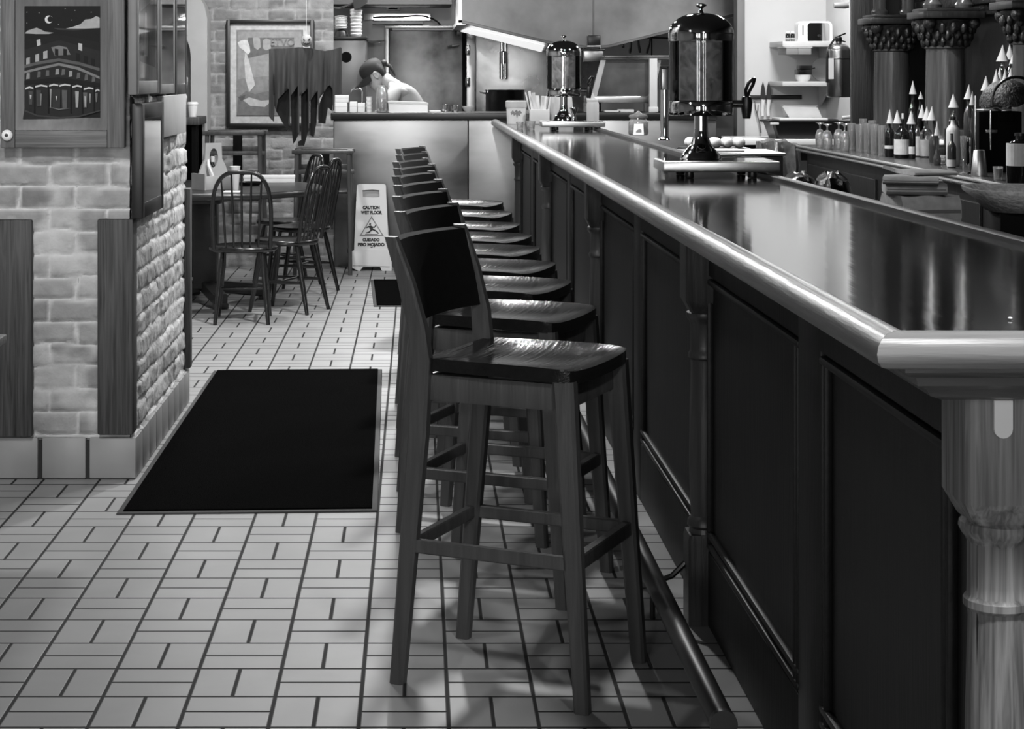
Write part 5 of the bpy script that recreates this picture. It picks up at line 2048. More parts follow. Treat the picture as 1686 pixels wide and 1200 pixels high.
for u, vb, w_, h_, lab, fill in ((872, 203, 11, 22, 'tapered clear glass standing between the tub and the straws', 1), (856, 212, 6.5, 12, 'small clear shot glass in front of the printed tub', 0),
                                 (874, 213, 8, 14, 'clear shot glass in front of the straw carton', 0)):
    d = bd(vb)
    s = scale_at(d)
    t = thing('glass', lab, 'glass', on_bar(u, vb), 0, 'small glasses at the kitchen end of the bar')
    b = bm_new()
    lathe(b, [(.001, 0), (w_ * .72 * s, 0), (w_ * s, h_ * s), (w_ * .9 * s, h_ * s), (w_ * .66 * s, 2.5 * s), (.001, 2 * s)], (0, 0), 20)
    obj('glass', b, M['clear_wet'], t)
    if fill:
        b = bm_new()
        lathe(b, [(.001, 2.4 * s), (w_ * .62 * s, 2.6 * s), (w_ * .80 * s, h_ * .75 * s), (.001, h_ * .75 * s)], (0, 0), 18)
        obj('drink', b, M['juice'], t)
d = bd(206)
s = scale_at(d)
t = thing('jigger', 'small steel jigger standing between the distant dispenser and the squeeze bottle', 'jigger', (X(945, fdy - .085), fdy - .085, BT + .0570))
b = bm_new()
lathe(b, [(.001, 0), (4.2 * s, 0), (2.6 * s, 8 * s), (6.5 * s, 20 * s), (5.8 * s, 20 * s), (1.8 * s, 9 * s), (.001, 8.6 * s)], (0, 0), 18)
obj('cup', b, M['chrome'], t)
d = bd(203.5)
s = scale_at(d)
t = thing('white_pitcher', 'large pale plastic pitcher behind the distant drink dispenser', 'pitcher', on_bar(924, 203.5))
b = bm_new()
lathe(b, [(.001, 0), (20 * s, 0), (21 * s, 2 * s), (18 * s, 42 * s), (17 * s, 44 * s), (15 * s, 44 * s), (18.5 * s, 3 * s), (.001, 2.5 * s)], (0, 0), 30)
obj('body', b, M['cream'], t)
b = bm_new()
tube(b, [(0, 17 * s, 38 * s), (0, 28 * s, 36 * s), (0, 32 * s, 24 * s), (0, 21 * s, 10 * s)], 2.6 * s, 8)
obj('handle', b, M['cream'], t)
d = bd(205.5)
s = scale_at(d)
t = thing('squeeze_bottle', 'white plastic squeeze bottle beside the distant dispenser\'s tray', 'squeeze bottle', on_bar(976, 205.5))
b = bm_new()
lathe(b, [(.001, 0), (9.5 * s, 0), (10.3 * s, 2 * s), (10.3 * s, 34 * s), (9.4 * s, 37 * s), (.001, 38 * s)], (0, 0), 24)
obj('body', b, M['cream'], t)
b = bm_new()
lathe(b, [(9 * s, 37 * s), (9 * s, 41 * s), (4 * s, 43 * s), (1.2 * s, 52 * s), (.001, 52 * s)], (0, 0), 20)
obj('nozzle', b, M['cream'], t)
d = bd(219)
s = scale_at(d)
t = thing('glass_canister', 'squat glass canister with a label and clear lid at the service side of the bar', 'jar', (X(1051, 10.4), 10.4, BT))
s = scale_at(10.4)
b = bm_new()
lathe(b, [(.001, .001), (15 * s, 0), (16.5 * s, 3 * s), (16.5 * s, 22 * s), (13 * s, 26 * s), (13 * s, 29 * s), (11 * s, 29 * s), (11 * s, 26 * s), (15 * s, 21 * s), (15 * s, 4 * s), (.001, 3 * s)], (0, 0), 28)
obj('jar', b, M['clear_wet'], t)
b = bm_new()
lathe(b, [(.001, 4 * s), (14 * s, 4.4 * s), (14 * s, 17 * s), (.001, 18 * s)], (0, 0), 22)
obj('contents', b, M['bottle_mid'], t)
b = bm_new()
lathe(b, [(14.5 * s, 28 * s), (15.5 * s, 30 * s), (15 * s, 33 * s), (8 * s, 35 * s), (4 * s, 37 * s), (3 * s, 39 * s), (.001, 40 * s)], (0, 0), 22)
obj('lid', b, M['foil'], t)
b = bm_new()
prism(b, [(-10 * s, 1 * s), (7 * s, 1 * s), (6 * s, 19 * s), (-9 * s, 19 * s)], 'y', -17 * s, -16.2 * s)
lb = obj('label', b, M['paper'], t, 0)
b = bm_new()
prism(b, [(-6 * s, 5 * s), (3 * s, 5 * s), (3 * s, 9 * s), (0, 11 * s), (-5 * s, 8 * s)], 'y', -17.4 * s, -16.9 * s)
obj('printed_mark', b, M['ink_grey'], lb, 0)

# steel tube by the near dispenser's side (beer tower pipe)
t = thing('beer_tower', 'slim stainless column with a black-edged top rising from the service side of the bar', 'tap column', (X(1094, 9.6), 9.6, BT))
s = scale_at(9.6)
b = bm_new()
lathe(b, [(.030, 0), (.032, .004), (.024, .012), (.022, .02), (.022, Z(148, 9.6) - BT), (.001, Z(148, 9.6) - BT)], (0, 0), 24)
obj('column', b, M['chrome'], t)
b = bm_new()
box(b, -.024, -.018, -.02, .02, Z(148, 9.6) - BT, Z(110, 9.6) - BT)
box(b, .012, .022, -.02, .02, Z(148, 9.6) - BT, Z(110, 9.6) - BT)
box(b, -.024, .022, -.02, .02, Z(113, 9.6) - BT, Z(108, 9.6) - BT, .003)
obj('bracket', b, M['black_plastic'], t, 0)
b = bm_new()
box(b, -.017, .011, -.016, .016, Z(147.5, 9.6) - BT, Z(114, 9.6) - BT, .003)
obj('plate', b, M['steel_light'], t)

# ================================================================== SERVICE SIDE: trays, bags, towels
LZ = 0.96
uz = lambda v, d: Z(v, d)


def ledge_thing(name, label, cat, u, d, group=None, rz=0.0):
    return thing(name, label, cat, (X(u, d), d, LZ), rz, group)


# ice-bin with its lid, beyond the near dispenser
d = 8.1
t = thing('ice_bin', 'steel ice bin with a pale flat lid behind the middle drink dispenser', 'ice bin', (X(1208, d) + .02, d + .22, 0))
b = bm_new()
box(b, -.20, .20, -.22, .22, 0, Z(257, d), .006)
obj('bin', b, M['steel_dark'], t)
b = bm_new()
box(b, -.21, .21, -.23, .23, Z(257, d), Z(252, d), .004)
obj('lid', b, M['steel_light'], t)
b = bm_new()
box(b, -.12, .05, -.1, .08, Z(252, d), Z(250, d) + .002, .002)
obj('cover_sheet', b, M['paper'], t)
# heaped fruit in a tray, seen through the dispenser's stem
t = thing('fruit_tray', 'dark tray of pale fruit behind the stem of the middle dispenser', 'tray', (X(1178, 9.3), 9.35, 0))
b = bm_new()
box(b, -.17, .17, -.14, .14, 0, Z(247, 9.2), .006)
obj('cabinet', b, M['black_matte'], t)
b = bm_new()
box(b, -.165, .165, -.135, .135, Z(247, 9.2), Z(243, 9.2) - .004, .004)
obj('tray', b, M['steel_dark'], t)
k = 0
for r_ in range(2):
    for q in range(5):
        k += 1
        o_ = thing('lemon', 'pale round fruit, %s in the %s row of the dark tray behind the dispenser' % (ORD[q], ('front', 'back')[r_]), 'fruit', (X(1178, 9.3) - .12 + .06 * q, 9.27 + .09 * r_, Z(243, 9.2) + .022), .4 * q, 'fruit in the dark tray')
        b = bm_new()
        ball(b, (0, 0, 0), .030, 1.0, .9, .88, 14, 10)
        ball(b, (.027, 0, 0), .007, 1.4, 1, 1, 8, 6)
        obj('fruit', b, M['label'], o_, 80)
# black bags on the ledge
for k, (u0, u1, vt, d, lab) in enumerate(((1288, 1345, 284, 7.25, 'shiny crumpled black bag beside the dispenser tray, at the bar lip'), (1338, 1402, 285, 6.75, 'smoother black bag next to the crumpled one at the bar lip'))):
    w_ = (u1 - u0) / 2 * scale_at(d)
    t = ledge_thing('black_bag', lab, 'bag', (u0 + u1) / 2, d, 'black bags behind the bar')
    hgt = uz(vt, d) - LZ
    b = bm_new()
    rings = []
    for q in range(8):
        f = q / 7
        k_ = (1 - .35 * f ** 2) * (1 if f < .95 else .5)
        rings.append([(w_ * k_ * math.cos(a) * (1 + .08 * math.sin(5 * a + q * 1.7 + k)), .13 * k_ * math.sin(a) * (1 + .1 * math.sin(4 * a + q)), hgt * f * (1 + (.06 * math.sin(3 * a + k) if f > .5 else 0))) for a in [2 * math.pi * i / 30 for i in range(30)]])
    loft(b, rings)
    obj('sack', b, M['bag'], t, 25)
# towels
random.seed(11)
for k, (u, d, vt, vb, w_, rz, lab) in enumerate(((1515, 6.15, 318, 352, 50, 8, 'lowest folded grey towel of the pile behind the bar lip'), (1505, 6.15, 300, 318, 48, -10, 'middle folded towel of the pile behind the bar lip'),
                                               (1500, 6.1, 288, 300, 44, -16, 'upper folded towel of the pile, slanting towards the bottles'), (1525, 6.2, 281, 288, 36, 4, 'topmost thin towel of the pile behind the bar lip'))):
    s = scale_at(d)
    zb = LZ if k == 0 else uz(vb, 6.15)
    t = thing('bar_towel', lab, 'towel', (X(u, d), d, zb), math.radians(rz), 'folded bar towels')
    hgt = uz(vt, 6.15) - zb
    w_ *= s
    b = bm_new()
    rings = []
    for q in range(9):
        f = q / 8 * 2 - 1
        x = f * w_
        zz = .004 * math.sin(f * 4 + k)
        hh_ = hgt * (.96 + .04 * math.cos(f * 5 + k))
        rings.append([(x, -.085, .0), (x, -.10, hgt * .3), (x, -.098, hgt * .7), (x, -.08, hh_ + zz * 0), (x, .0, hh_), (x, .08, hh_), (x, .098, hgt * .7), (x, .10, hgt * .3), (x, .085, 0)])
    loft(b, rings)
    tw = obj('cloth', b, M['towel'], t, 50)
    b = bm_new()
    box(b, -w_ * .96, w_ * .96, -.1015, -.098, hgt * .44, hgt * .54)
    obj('fold', b, M['ink_grey'], tw, 0)
# long white handled utensil lying on the towels
t = thing('bar_spatula', 'pale spatula handle poking out above the folded towels', 'spatula', (X(1462, 6.3), 6.33, uz(277, 6.3)), math.radians(-12))
b = bm_new()
bar(b, (-.01, 0, .005), (.10, 0, -.035), .018, .012)
obj('handle', b, M['towel'], t)
b = bm_new()
box(b, .10, .19, -.03, .03, -.048, -.042, .002)
obj('blade', b, M['towel'], t)
# pale shallow tray at the frame's edge
d = 5.15
t = ledge_thing('serving_tray', 'pale shallow oval serving tray behind the bar lip at the picture\'s edge', 'tray', 1690, d, None, math.radians(-8))
hb = uz(346, d) - LZ
hl = uz(309, d) - LZ
b = bm_new()
rings = []
for k_, z_ in ((.62, hb), (.66, hb), (.82, hb + .03), (1.0, hl - .012), (1.02, hl), (.96, hl), (.80, hb + .034), (.60, hb + .012)):
    rings.append([(.165 * k_ * math.copysign(abs(math.cos(a)) ** .6, math.cos(a)), .20 * k_ * math.copysign(abs(math.sin(a)) ** .6, math.sin(a)), z_) for a in [2 * math.pi * i / 40 for i in range(40)]])
loft(b, rings)
obj('tray', b, M['wicker'], t, 50)
b = bm_new()
box(b, -.09, .09, -.11, .11, 0, hb, .006)
obj('stand', b, M['black_matte'], t)
# small bottle cap-like fitting on the bar top near the end
t = thing('crumb', 'tiny pale crumb lying on the dark bar top near its end', 'crumb', on_bar(1663, 526))
b = bm_new()
ball(b, (0, 0, .002), .0035, 1, 1, .6, 8, 6)
obj('crumb', b, M['paper'], t)

# ================================================================== PREP CORNER (white wall)
t = thing('prep_table', 'white-topped prep table standing below the knife rack', 'table', (X(1290, 13.5), 13.62, 0))
px_ = X(1290, 13.5)
b = bm_new()
box(b, X(1214, 13.2) - px_, .40, -.42, .29, .955, .995, .004)
obj('tabletop', b, M['white'], t)
b = bm_new()
box(b, X(1222, 13.2) - px_, .39, -.38, .28, .84, .955)
obj('apron', b, M['black_matte'], t, 0)
for x_ in (X(1222, 13.2) - px_ + .03, .36):
    for y_ in (-.36, .25):
        b = bm_new()
        box(b, x_ - .025, x_ + .025, y_ - .02, y_ + .02, 0, .86)
        obj('leg', b, M['dark_metal'], t, 0)
t = thing('black_bus_tub', 'big black plastic tub on the prep table beneath the shelves', 'tub', (X(1345, 13.2) - .03, 13.42, .995))
w0, w1 = .245, .29
hgt = Z(199, 13.2) - .995
b = bm_new()
rr = lambda w_, d_, z_: [(x * w_, y * d_, z_) for x, y in ((-1, -.9), (-.93, -1), (.93, -1), (1, -.9), (1, .9), (.93, 1), (-.93, 1), (-1, .9))]
loft(b, [rr(w0, .16, 0), rr(w1, .19, hgt), rr(w1 - .012, .18, hgt), rr(w0 - .012, .15, .01)])
obj('tub', b, M['black_plastic'], t, 30)
b = bm_new()
loft(b, [rr(w1 + .016, .205, hgt - .012), rr(w1 + .018, .207, hgt), rr(w1, .19, hgt + .002), rr(w1, .19, hgt - .012)])
obj('rim', b, M['black_plastic'], t, 30)
b = bm_new()
box(b, -w1 - .012, -w1 + .05, -.21, -.19, hgt - .028, hgt - .012, .003)
obj('corner_tape', b, M['paper'], t)
t = thing('cutting_board', 'white cutting board laid over the black tub', 'cutting board', (X(1320, 13.2), 13.40, Z(199, 13.2) + .002))
b = bm_new()
box(b, X(1286, 13.2) - X(1320, 13.2), .20, -.15, .15, 0, .016, .003)
obj('board', b, M['white'], t)
t = thing('tilted_tray', 'pale steel tray leaning on the wall above the cutting board', 'tray', (X(1327, 13.3), 13.5, Z(199, 13.2) + .0185))
b = bm_new()
loft(b, [[(-.10, -.10, 0), (.14, -.10, 0), (.14, .09, 0), (-.10, .09, 0)], [(-.16, -.13, .085), (.10, -.13, .075), (.16, .11, .085), (-.12, .11, .09)],
         [(-.15, -.12, .085), (.09, -.12, .075), (.15, .10, .085), (-.11, .10, .09)], [(-.09, -.09, .008), (.13, -.09, .008), (.13, .08, .008), (-.09, .08, .008)]])
obj('tray', b, M['steel_light'], t, 20)
# knife strip
t = thing('knife_strip', 'black magnetic knife strip on the white wall', 'knife strip', (X(1277, 13.98), 13.98, Z(160, 13.98)))
b = bm_new()
box(b, X(1235, 13.98) - X(1277, 13.98), X(1320, 13.98) - X(1277, 13.98), -.008, .019, -.016, .016, .003)
obj('strip', b, M['black_plastic'], t)
for k, (u, lab) in enumerate(((1256.5, 'white-handled kitchen knife on the strip, closer to the door jamb'), (1266, 'white-handled kitchen knife on the strip, closer to the shelves'))):
    t = thing('kitchen_knife', lab, 'knife', (X(u, 13.96), 13.965, Z(166, 13.96)), 0, 'knives on the magnetic strip')
    s = scale_at(13.96)
    b = bm_new()
    prism(b, [(-4 * s, 0), (4 * s, 0), (4 * s, 12 * s), (2.6 * s, 22 * s), (0, 32 * s), (-2.6 * s, 24 * s), (-3.6 * s, 12 * s)], 'y', -.002, .002)
    obj('blade', b, mat('knife_steel', 90, .35, .9), t, 0)
    b = bm_new()
    tube(b, [(.5 * s, 0, 2 * s), (0, 0, -4 * s), (-1 * s, 0, -14 * s), (-.5 * s, 0, -25 * s)], [4.2 * s, 3.4 * s, 3.0 * s, 3.2 * s], 10)
    obj('handle', b, M['white'], t)
t = thing('roasting_fork', 'thin steel fork hanging on the white wall below the knife strip', 'fork', (X(1247, 13.97), 13.975, Z(186, 13.97)), 0)
s = scale_at(13.97)
b = bm_new()
tube(b, [(6 * s, 0, -33 * s), (4 * s, 0, -18 * s), (-1 * s, 0, 0), (-3 * s, 0, 6 * s), (-4 * s, 0, 20 * s)], [1.3 * s, 1.1 * s, .9 * s, .9 * s, .5 * s], 6)
tube(b, [(-1 * s, 0, 0), (1 * s, 0, 4 * s), (1.5 * s, 0, 14 * s)], [.9 * s, .8 * s, .5 * s], 6)
obj('fork', b, M['steel'], t)
# two shelves in the corner
for k, (vt, vb, lab) in enumerate(((68, 77, 'upper white corner shelf carrying the toaster'), (134, 142, 'lower white corner shelf carrying a bowl and a black box'))):
    t = thing('corner_shelf', lab, 'shelf', (X(1330, 13.7), 13.72, Z(vb, 13.6)), 0, 'corner shelves in the prep corner')
    x0_, x1_ = X(1284, 13.6) - X(1330, 13.7), wx1 - X(1330, 13.7) - .002
    b = bm_new()
    box(b, x0_, x1_, -.22, .278, 0, Z(vt, 13.6) - Z(vb, 13.6), .004)
    obj('board', b, M['shelf'], t)
    b = bm_new()
    for xx in (x1_ - .05,):
        prism(b, [(.27, 0), (-.12, 0), (.27, -.16)], 'x', xx - .008, xx + .008)
    obj('bracket', b, M['shelf'], t, 0)
zs0 = Z(68, 13.6)
t = thing('toaster', 'white toaster with chrome sides on the upper corner shelf', 'toaster', (X(1340, 13.6), 13.64, zs0))
s = scale_at(13.6)
hh_ = 33 * s


def rbox(x0_, x1_, h_, r_):
    pts = [(x0_, 0), (x1_, 0)]
    for q in range(7):
        a = math.pi / 2 * q / 6
        pts.append((x1_ - r_ + r_ * math.cos(a), h_ - r_ + r_ * math.sin(a)))
    for q in range(7):
        a = math.pi / 2 + math.pi / 2 * q / 6
        pts.append((x0_ + r_ + r_ * math.cos(a), h_ - r_ + r_ * math.sin(a)))
    return pts


b = bm_new()
prism(b, rbox(-27 * s, 29 * s, hh_, 8 * s), 'y', -.07, .07)
obj('body', b, M['white'], t, 40)
b = bm_new()
prism(b, rbox(-12 * s, 24 * s, hh_ - 3 * s, 5 * s), 'y', -.076, .076)
obj('chrome_side', b, M['chrome'], t, 40)
b = bm_new()
box(b, -20 * s, -18.8 * s, -.073, -.069, 10 * s, 26 * s)
obj('slot', b, M['black_matte'], t, 0)
b = bm_new()
lathe(b, [(.001, -.082), (2.4 * s, -.081), (2.4 * s, -.074)], (7 * s, 9 * s), 14, axis='y')
obj('dial', b, M['black_plastic'], t)
b = bm_new()
box(b, -28 * s, 30 * s, -.075, .075, 0, 3 * s, .003)
obj('base', b, M['white'], t)
for k, u in enumerate((1297, 1305)):
    t = thing('spice_jar', ('small dark jar with a white lid beside the toaster', 'small dark jar on the outer end of the upper shelf')[1 - k], 'jar', (X(u, 13.55), 13.55, zs0), 0, 'spice jars on the corner shelf')
    b = bm_new()
    lathe(b, [(.001, 0), (3.6 * s, 0), (3.8 * s, 1 * s), (3.8 * s, 11 * s), (3 * s, 13 * s), (.001, 13 * s)], (0, 0), 16)
    obj('jar', b, M['bottle_dark'], t)
    b = bm_new()
    lathe(b, [(3.3 * s, 12.6 * s), (3.3 * s, 16 * s), (.001, 16.4 * s)], (0, 0), 16)
    obj('lid', b, M['white'], t)
    b = bm_new()
    lathe(b, [(3.95 * s, 3 * s), (3.95 * s, 5 * s)], (0, 0), 16)
    obj('label', b, M['paper'], t)
t = thing('shelf_bin', 'grey two-compartment bin hanging under the upper corner shelf', 'bin', (X(1312, 13.5), 13.52, Z(90, 13.5)), math.radians(6))
b = bm_new()
for x0_, x1_ in ((-21, -1), (-1, 21)):
    box(b, x0_ * s, x1_ * s, -.06, .14, 0, 12.5 * s, .004)
obj('body', b, M['grey'], t)
b = bm_new()
box(b, -23 * s, 23 * s, -.064, .14, 11 * s, Z(77.2, 13.5) - Z(90, 13.5), .003)
obj('rim', b, M['shelf'], t)
zs1 = Z(134, 13.6)
t = thing('steel_bowl', 'pale bowl under a black box on the lower corner shelf', 'bowl', (X(1323, 13.6), 13.62, zs1))
b = bm_new()
lathe(b, [(.001, 0), (9 * s, 0), (12 * s, 5 * s), (13 * s, 11 * s), (12.4 * s, 11 * s), (11 * s, 5.5 * s), (.001, 1.5 * s)], (0, 0), 24)
obj('bowl', b, M['white'], t)
t = thing('black_box', 'small black box resting on the pale bowl on the lower shelf', 'box', (X(1325, 13.6), 13.62, zs1 + 11.2 * s), math.radians(5))
b = bm_new()
box(b, -13 * s, 10 * s, -.05, .05, 0, 8 * s, .003)
obj('body', b, M['dark_metal'], t)
b = bm_new()
box(b, -10 * s, 11 * s, -.045, .045, 8 * s, 15 * s, .003)
obj('lid', b, M['black_plastic'], t)
b = bm_new()
bar(b, (10 * s, 0, 9 * s), (18 * s, 0, 11 * s), .012, .008)
obj('handle', b, M['black_plastic'], t)
t = thing('round_plate', 'grey round plate standing on edge on the lower shelf by the extinguisher', 'plate', (X(1356, 13.65), 13.70, zs1))
b = bm_new()
lathe(b, [(.001, .012), (12 * s, .010), (19 * s, -.006), (19.5 * s, -.003), (12 * s, .016), (.001, .018)], (0, 19.6 * s), 32, axis='y')
obj('plate', b, M['grey'], t)

# fire extinguisher hung on the end of the back bar
EX = P(1381, 160, 12.9)
t = thing('fire_extinguisher', 'polished metal fire extinguisher hanging by the back bar', 'fire extinguisher', EX)
s = scale_at(12.9)
b = bm_new()
pr = [(.001, 0), (18.5 * s, 0), (19.5 * s, 2 * s), (19.5 * s, 76 * s)]
for q in range(8):
    a = math.pi / 2 * (q + 1) / 9
    pr.append((19.5 * s * math.cos(a), (76 + 13 * math.sin(a)) * s))
pr += [(5 * s, 89 * s), (5 * s, 92 * s), (.001, 92 * s)]
lathe(b, pr, (0, 0), 36)
obj('cylinder', b, M['extinguisher'], t, 50)
b = bm_new()
lathe(b, [(4.5 * s, 90 * s), (5.5 * s, 92 * s), (5.5 * s, 98 * s), (3.5 * s, 100 * s), (.001, 100 * s)], (0, 0), 14)
box(b, -7 * s, 4 * s, -.014, .014, 93 * s, 98 * s, .003)
vv = obj('valve', b, M['black_plastic'], t)
b = bm_new()
bar(b, (-6 * s, 0, 98 * s), (11 * s, 0, 105 * s), .024, .010)
bar(b, (-3 * s, 0, 95 * s), (11 * s, 0, 91 * s), .020, .008)
obj('lever', b, M['black_plastic'], vv)
b = bm_new()
prism(b, [(-19.8 * s, 30 * s), (-12 * s, 30 * s), (-12 * s, 64 * s), (-19.8 * s, 64 * s)], 'y', -17 * s, -13 * s)
obj('label', b, M['paper'], t, 0)
b = bm_new()
tube(b, [(-8 * s, -.01, 95 * s), (-16 * s, -.02, 84 * s), (-20.5 * s, -.02, 66 * s), (-21 * s, -.02, 24 * s)], 1.8 * s, 8)
obj('hose', b, M['black_plastic'], t)
b = bm_new()
box(b, 19 * s, wx1 - EX.x - .001, -.03, .16, 58 * s, 68 * s)
tube(b, [(19.8 * s * math.cos(a), 19.8 * s * math.sin(a), 63 * s) for a in [2 * math.pi * q / 20 for q in range(20)]], 1.2 * s, 6, closed=True)
obj('wall_bracket', b, M['dark_metal'], t)

# pale hose running down the end of the back bar
t = thing('drain_hose', 'pale hose running down beside the fire extinguisher', 'hose', P(1416, 192, 12.5))
o_ = P(1416, 192, 12.5)
b = bm_new()
tube(b, [P(u, v, 12.5) - o_ for u, v in ((1398, -90), (1400, 0), (1405, 60), (1411, 120), (1416, 170), (1417, 186), (1414, 191), (1404, 192), (1386, 194))], .012, 10)
obj('hose', b, M['cream'], t)
t = thing('door_closer', 'dark cylindrical door closer on a rod above the toaster', 'door closer', P(1384, 9, 13.0))
o_ = P(1384, 9, 13.0)
s = scale_at(13.0)
b = bm_new()
lathe(b, [(.001, -11 * s), (4 * s, -11 * s), (5 * s, -9 * s), (5.5 * s, 8 * s), (4 * s, 14 * s), (.001, 14 * s)], (0, 0), 16, axis='x')
obj('body', b, M['grey'], t)
b = bm_new()
bar(b, (14 * s, 0, 2 * s), (24 * s, 0, 3 * s), .03, .03)
obj('arm', b, M['dark_metal'], t)

# ================================================================== BACK BAR
CZ = 1.0
CF = 2.50
t = thing('back_bar', 'dark wooden back bar with a bottle-lined counter and carved columns', 'back bar', (3.0, 8.6, 0))
b = bm_new()
box(b, CF - 3.0, .44, -4.4, 3.45, CZ - .045, CZ, .006)
obj('countertop', b, wood('back_bar_top', 50, .25, 'y', .3), t)
b = bm_new()
for zz in (CZ - .008, CZ - .03):
    tube(b, [(CF - 3.0 - .004, -4.4, zz), (CF - 3.0 - .004, 0, zz), (CF - 3.0 - .004, 3.45, zz)], .008, 8)
obj('edge_moulding', b, M['bar_rail'], t)
b = bm_new()
box(b, CF - 3.0 + .06, .44, -4.38, 3.43, 0, CZ - .045)
for q in range(8):
    y_ = -4.1 + q * .95
    box(b, CF - 3.0 + .045, CF - 3.0 + .06, y_, y_ + .8, .12, CZ - .12, .003)
obj('base_cabinet', b, M['back_bar'], t, 20)
b = bm_new()
box(b, .36, .44, -4.4, 3.4, CZ, 2.98)
for q in range(6):
    y_ = -4.2 + q * 1.19
    box(b, .345, .36, y_, y_ + .9, CZ + .10, 1.82, .004)
obj('back_panel', b, M['back_bar'], t, 20)
b = bm_new()
box(b, -.15, .44, 3.40, 3.47, 0, 2.98, .005)
obj('end_panel', b, M['back_bar'], t)
for y_ in (-4.2, -2.6):
    pass
b = bm_new()
box(b, .16, .36, -4.4, 3.4, 1.86, 1.92, .006)
box(b, .20, .36, -4.4, 3.4, 1.80, 1.86, .006)
obj('cornice', b, M['carved'], t)
cys = [11.67, 10.48, 8.95]
for k, cy in enumerate(cys):
    ly, lxx = cy - 8.6, .02
    rr_ = .112
    zc0, zc1 = 1.617, 1.80
    b = bm_new()
    box(b, lxx - .14, lxx + .14, ly - .14, ly + .14, CZ, CZ + .05, .006)
    lathe(b, [(.135, CZ + .05), (.14, CZ + .065), (.13, CZ + .085), (rr_ + .004, CZ + .10), (rr_, CZ + .13), (rr_ * 1.01, CZ + .3), (rr_ * .96, zc0 - .01), (rr_ + .006, zc0 - .004), (rr_ + .006, zc0 + .006)], (lxx, ly), 32)
    col = obj('column', b, M['column'], t, 40)
    b = bm_new()
    lathe(b, [(rr_, zc0), (rr_ + .008, zc0 + .03), (rr_ + .03, zc0 + .09), (rr_ + .05, zc0 + .14), (rr_ + .06, zc1 - .03), (rr_ + .04, zc1 - .02)], (lxx, ly), 24)
    random.seed(20 + k)
    for row, (zz, rad, n_) in enumerate(((zc0 + .03, rr_ + .012, 16), (zc0 + .068, rr_ + .028, 16), (zc0 + .108, rr_ + .044, 16))):
        for q in range(n_):
            a = 2 * math.pi * (q + .5 * row) / n_
            ball(b, (lxx + rad * math.cos(a), ly + rad * math.sin(a), zz), .021, .8, .8, 1.3 + .4 * random.random(), 8, 6)
    for sx in (-1, 1):
        for sy in (-1, 1):
            ball(b, (lxx + sx * .125, ly + sy * .125, zc1 - .045), .036, 1, 1, 1, 10, 8)
    obj('capital', b, M['carved'], col, 40)
    b = bm_new()
    box(b, lxx - .175, lxx + .175, ly - .175, ly + .175, zc1 - .02, zc1 + .02, .006)
    box(b, lxx - .15, lxx + .15, ly - .15, ly + .15, zc1 + .02, zc1 + .04, .005)
    obj('abacus', b, M['back_bar'], col)
    b = bm_new()
    for sx in (-.09, .09):
        lathe(b, [(.05, zc1 + .04), (.055, zc1 + .06), (.04, zc1 + .08), (.04, 2.9), (.05, 2.98)], (lxx + sx, ly - .06), 18)
    obj('upper_shaft', b, M['column'], col, 40)
# stepped bottle riser
b = bm_new()
box(b, -.04, .20, .52, 1.70, CZ, CZ + .16, .004)
box(b, .20, .34, .52, 1.70, CZ, CZ + .34, .004)
obj('bottle_riser', b, M['back_bar'], t)

# ---------------------------------------------------------------- bottles, cones, glasses on the back bar
def cz_d(v, z=CZ):
    return (H - z) * F / (v - V0)


def bottle(u, d, z, vsh, hw_, neck, m, label, lab_m=None, lab_z=(.25, .65), group='liquor bottles on the back bar', cap=None):
    """body from z up to pixel row vsh (shoulder); hw_ half width in px; neck height in px"""
    s = scale_at(d)
    t = thing('liquor_bottle', label, 'bottle', (X(u, d), d, z + .0006), 0, group)
    h = Z(vsh, d) - z
    r = hw_ * s
    n = neck * s
    b = bm_new()
    lathe(b, [(.001, .002), (r * .9, 0), (r, .006), (r, h * .86), (r * .93, h * .95), (r * .62, h + n * .12), (r * .34, h + n * .32), (r * .30, h + n * .9), (r * .36, h + n * .92), (r * .36, h + n), (.001, h + n)], (0, 0), 24)
    obj('body', b, m, t, 50)
    if lab_m is not None:
        b = bm_new()
        lathe(b, [(r + .0012, h * lab_z[0]), (r + .0012, h * lab_z[1])], (0, 0), 24)
        obj('label', b, lab_m, t, 0)
    if cap is not None:
        b = bm_new()
        lathe(b, [(r * .42, h + n * .72), (r * .42, h + n * 1.05), (.001, h + n * 1.05)], (0, 0), 16)
        obj('stopper', b, cap, t)
    return t, h + n


cone_n = {}


def paper_cone(u, d, vapex, vbase, hw_, label, lean=0.0):
    s = scale_at(d)
    t = thing('paper_cone', label, 'paper cone', (X(u, d), d, Z(vbase, d)), 0, 'paper cones capping the bottles')
    hgt = (vbase - vapex) * s
    r = hw_ * s
    b = bm_new()
    seg = 22
    ang = [2 * math.pi * i / seg for i in range(seg)]
    loft(b, [[(r * .93 * math.cos(a), r * .93 * math.sin(a), .001) for a in ang], [(r * math.cos(a), r * math.sin(a), 0) for a in ang],
             [(lean * s * .5 + r * .5 * math.cos(a), r * .5 * math.sin(a), hgt * .5) for a in ang], [(lean * s + .0012 * math.cos(a), .0012 * math.sin(a), hgt) for a in ang]], cap=False)
    vv_ = [(lean * s * .5 + r * .5, 0, hgt * .5)]
    obj('cone', b, M['cone'], t, 60)
    return t


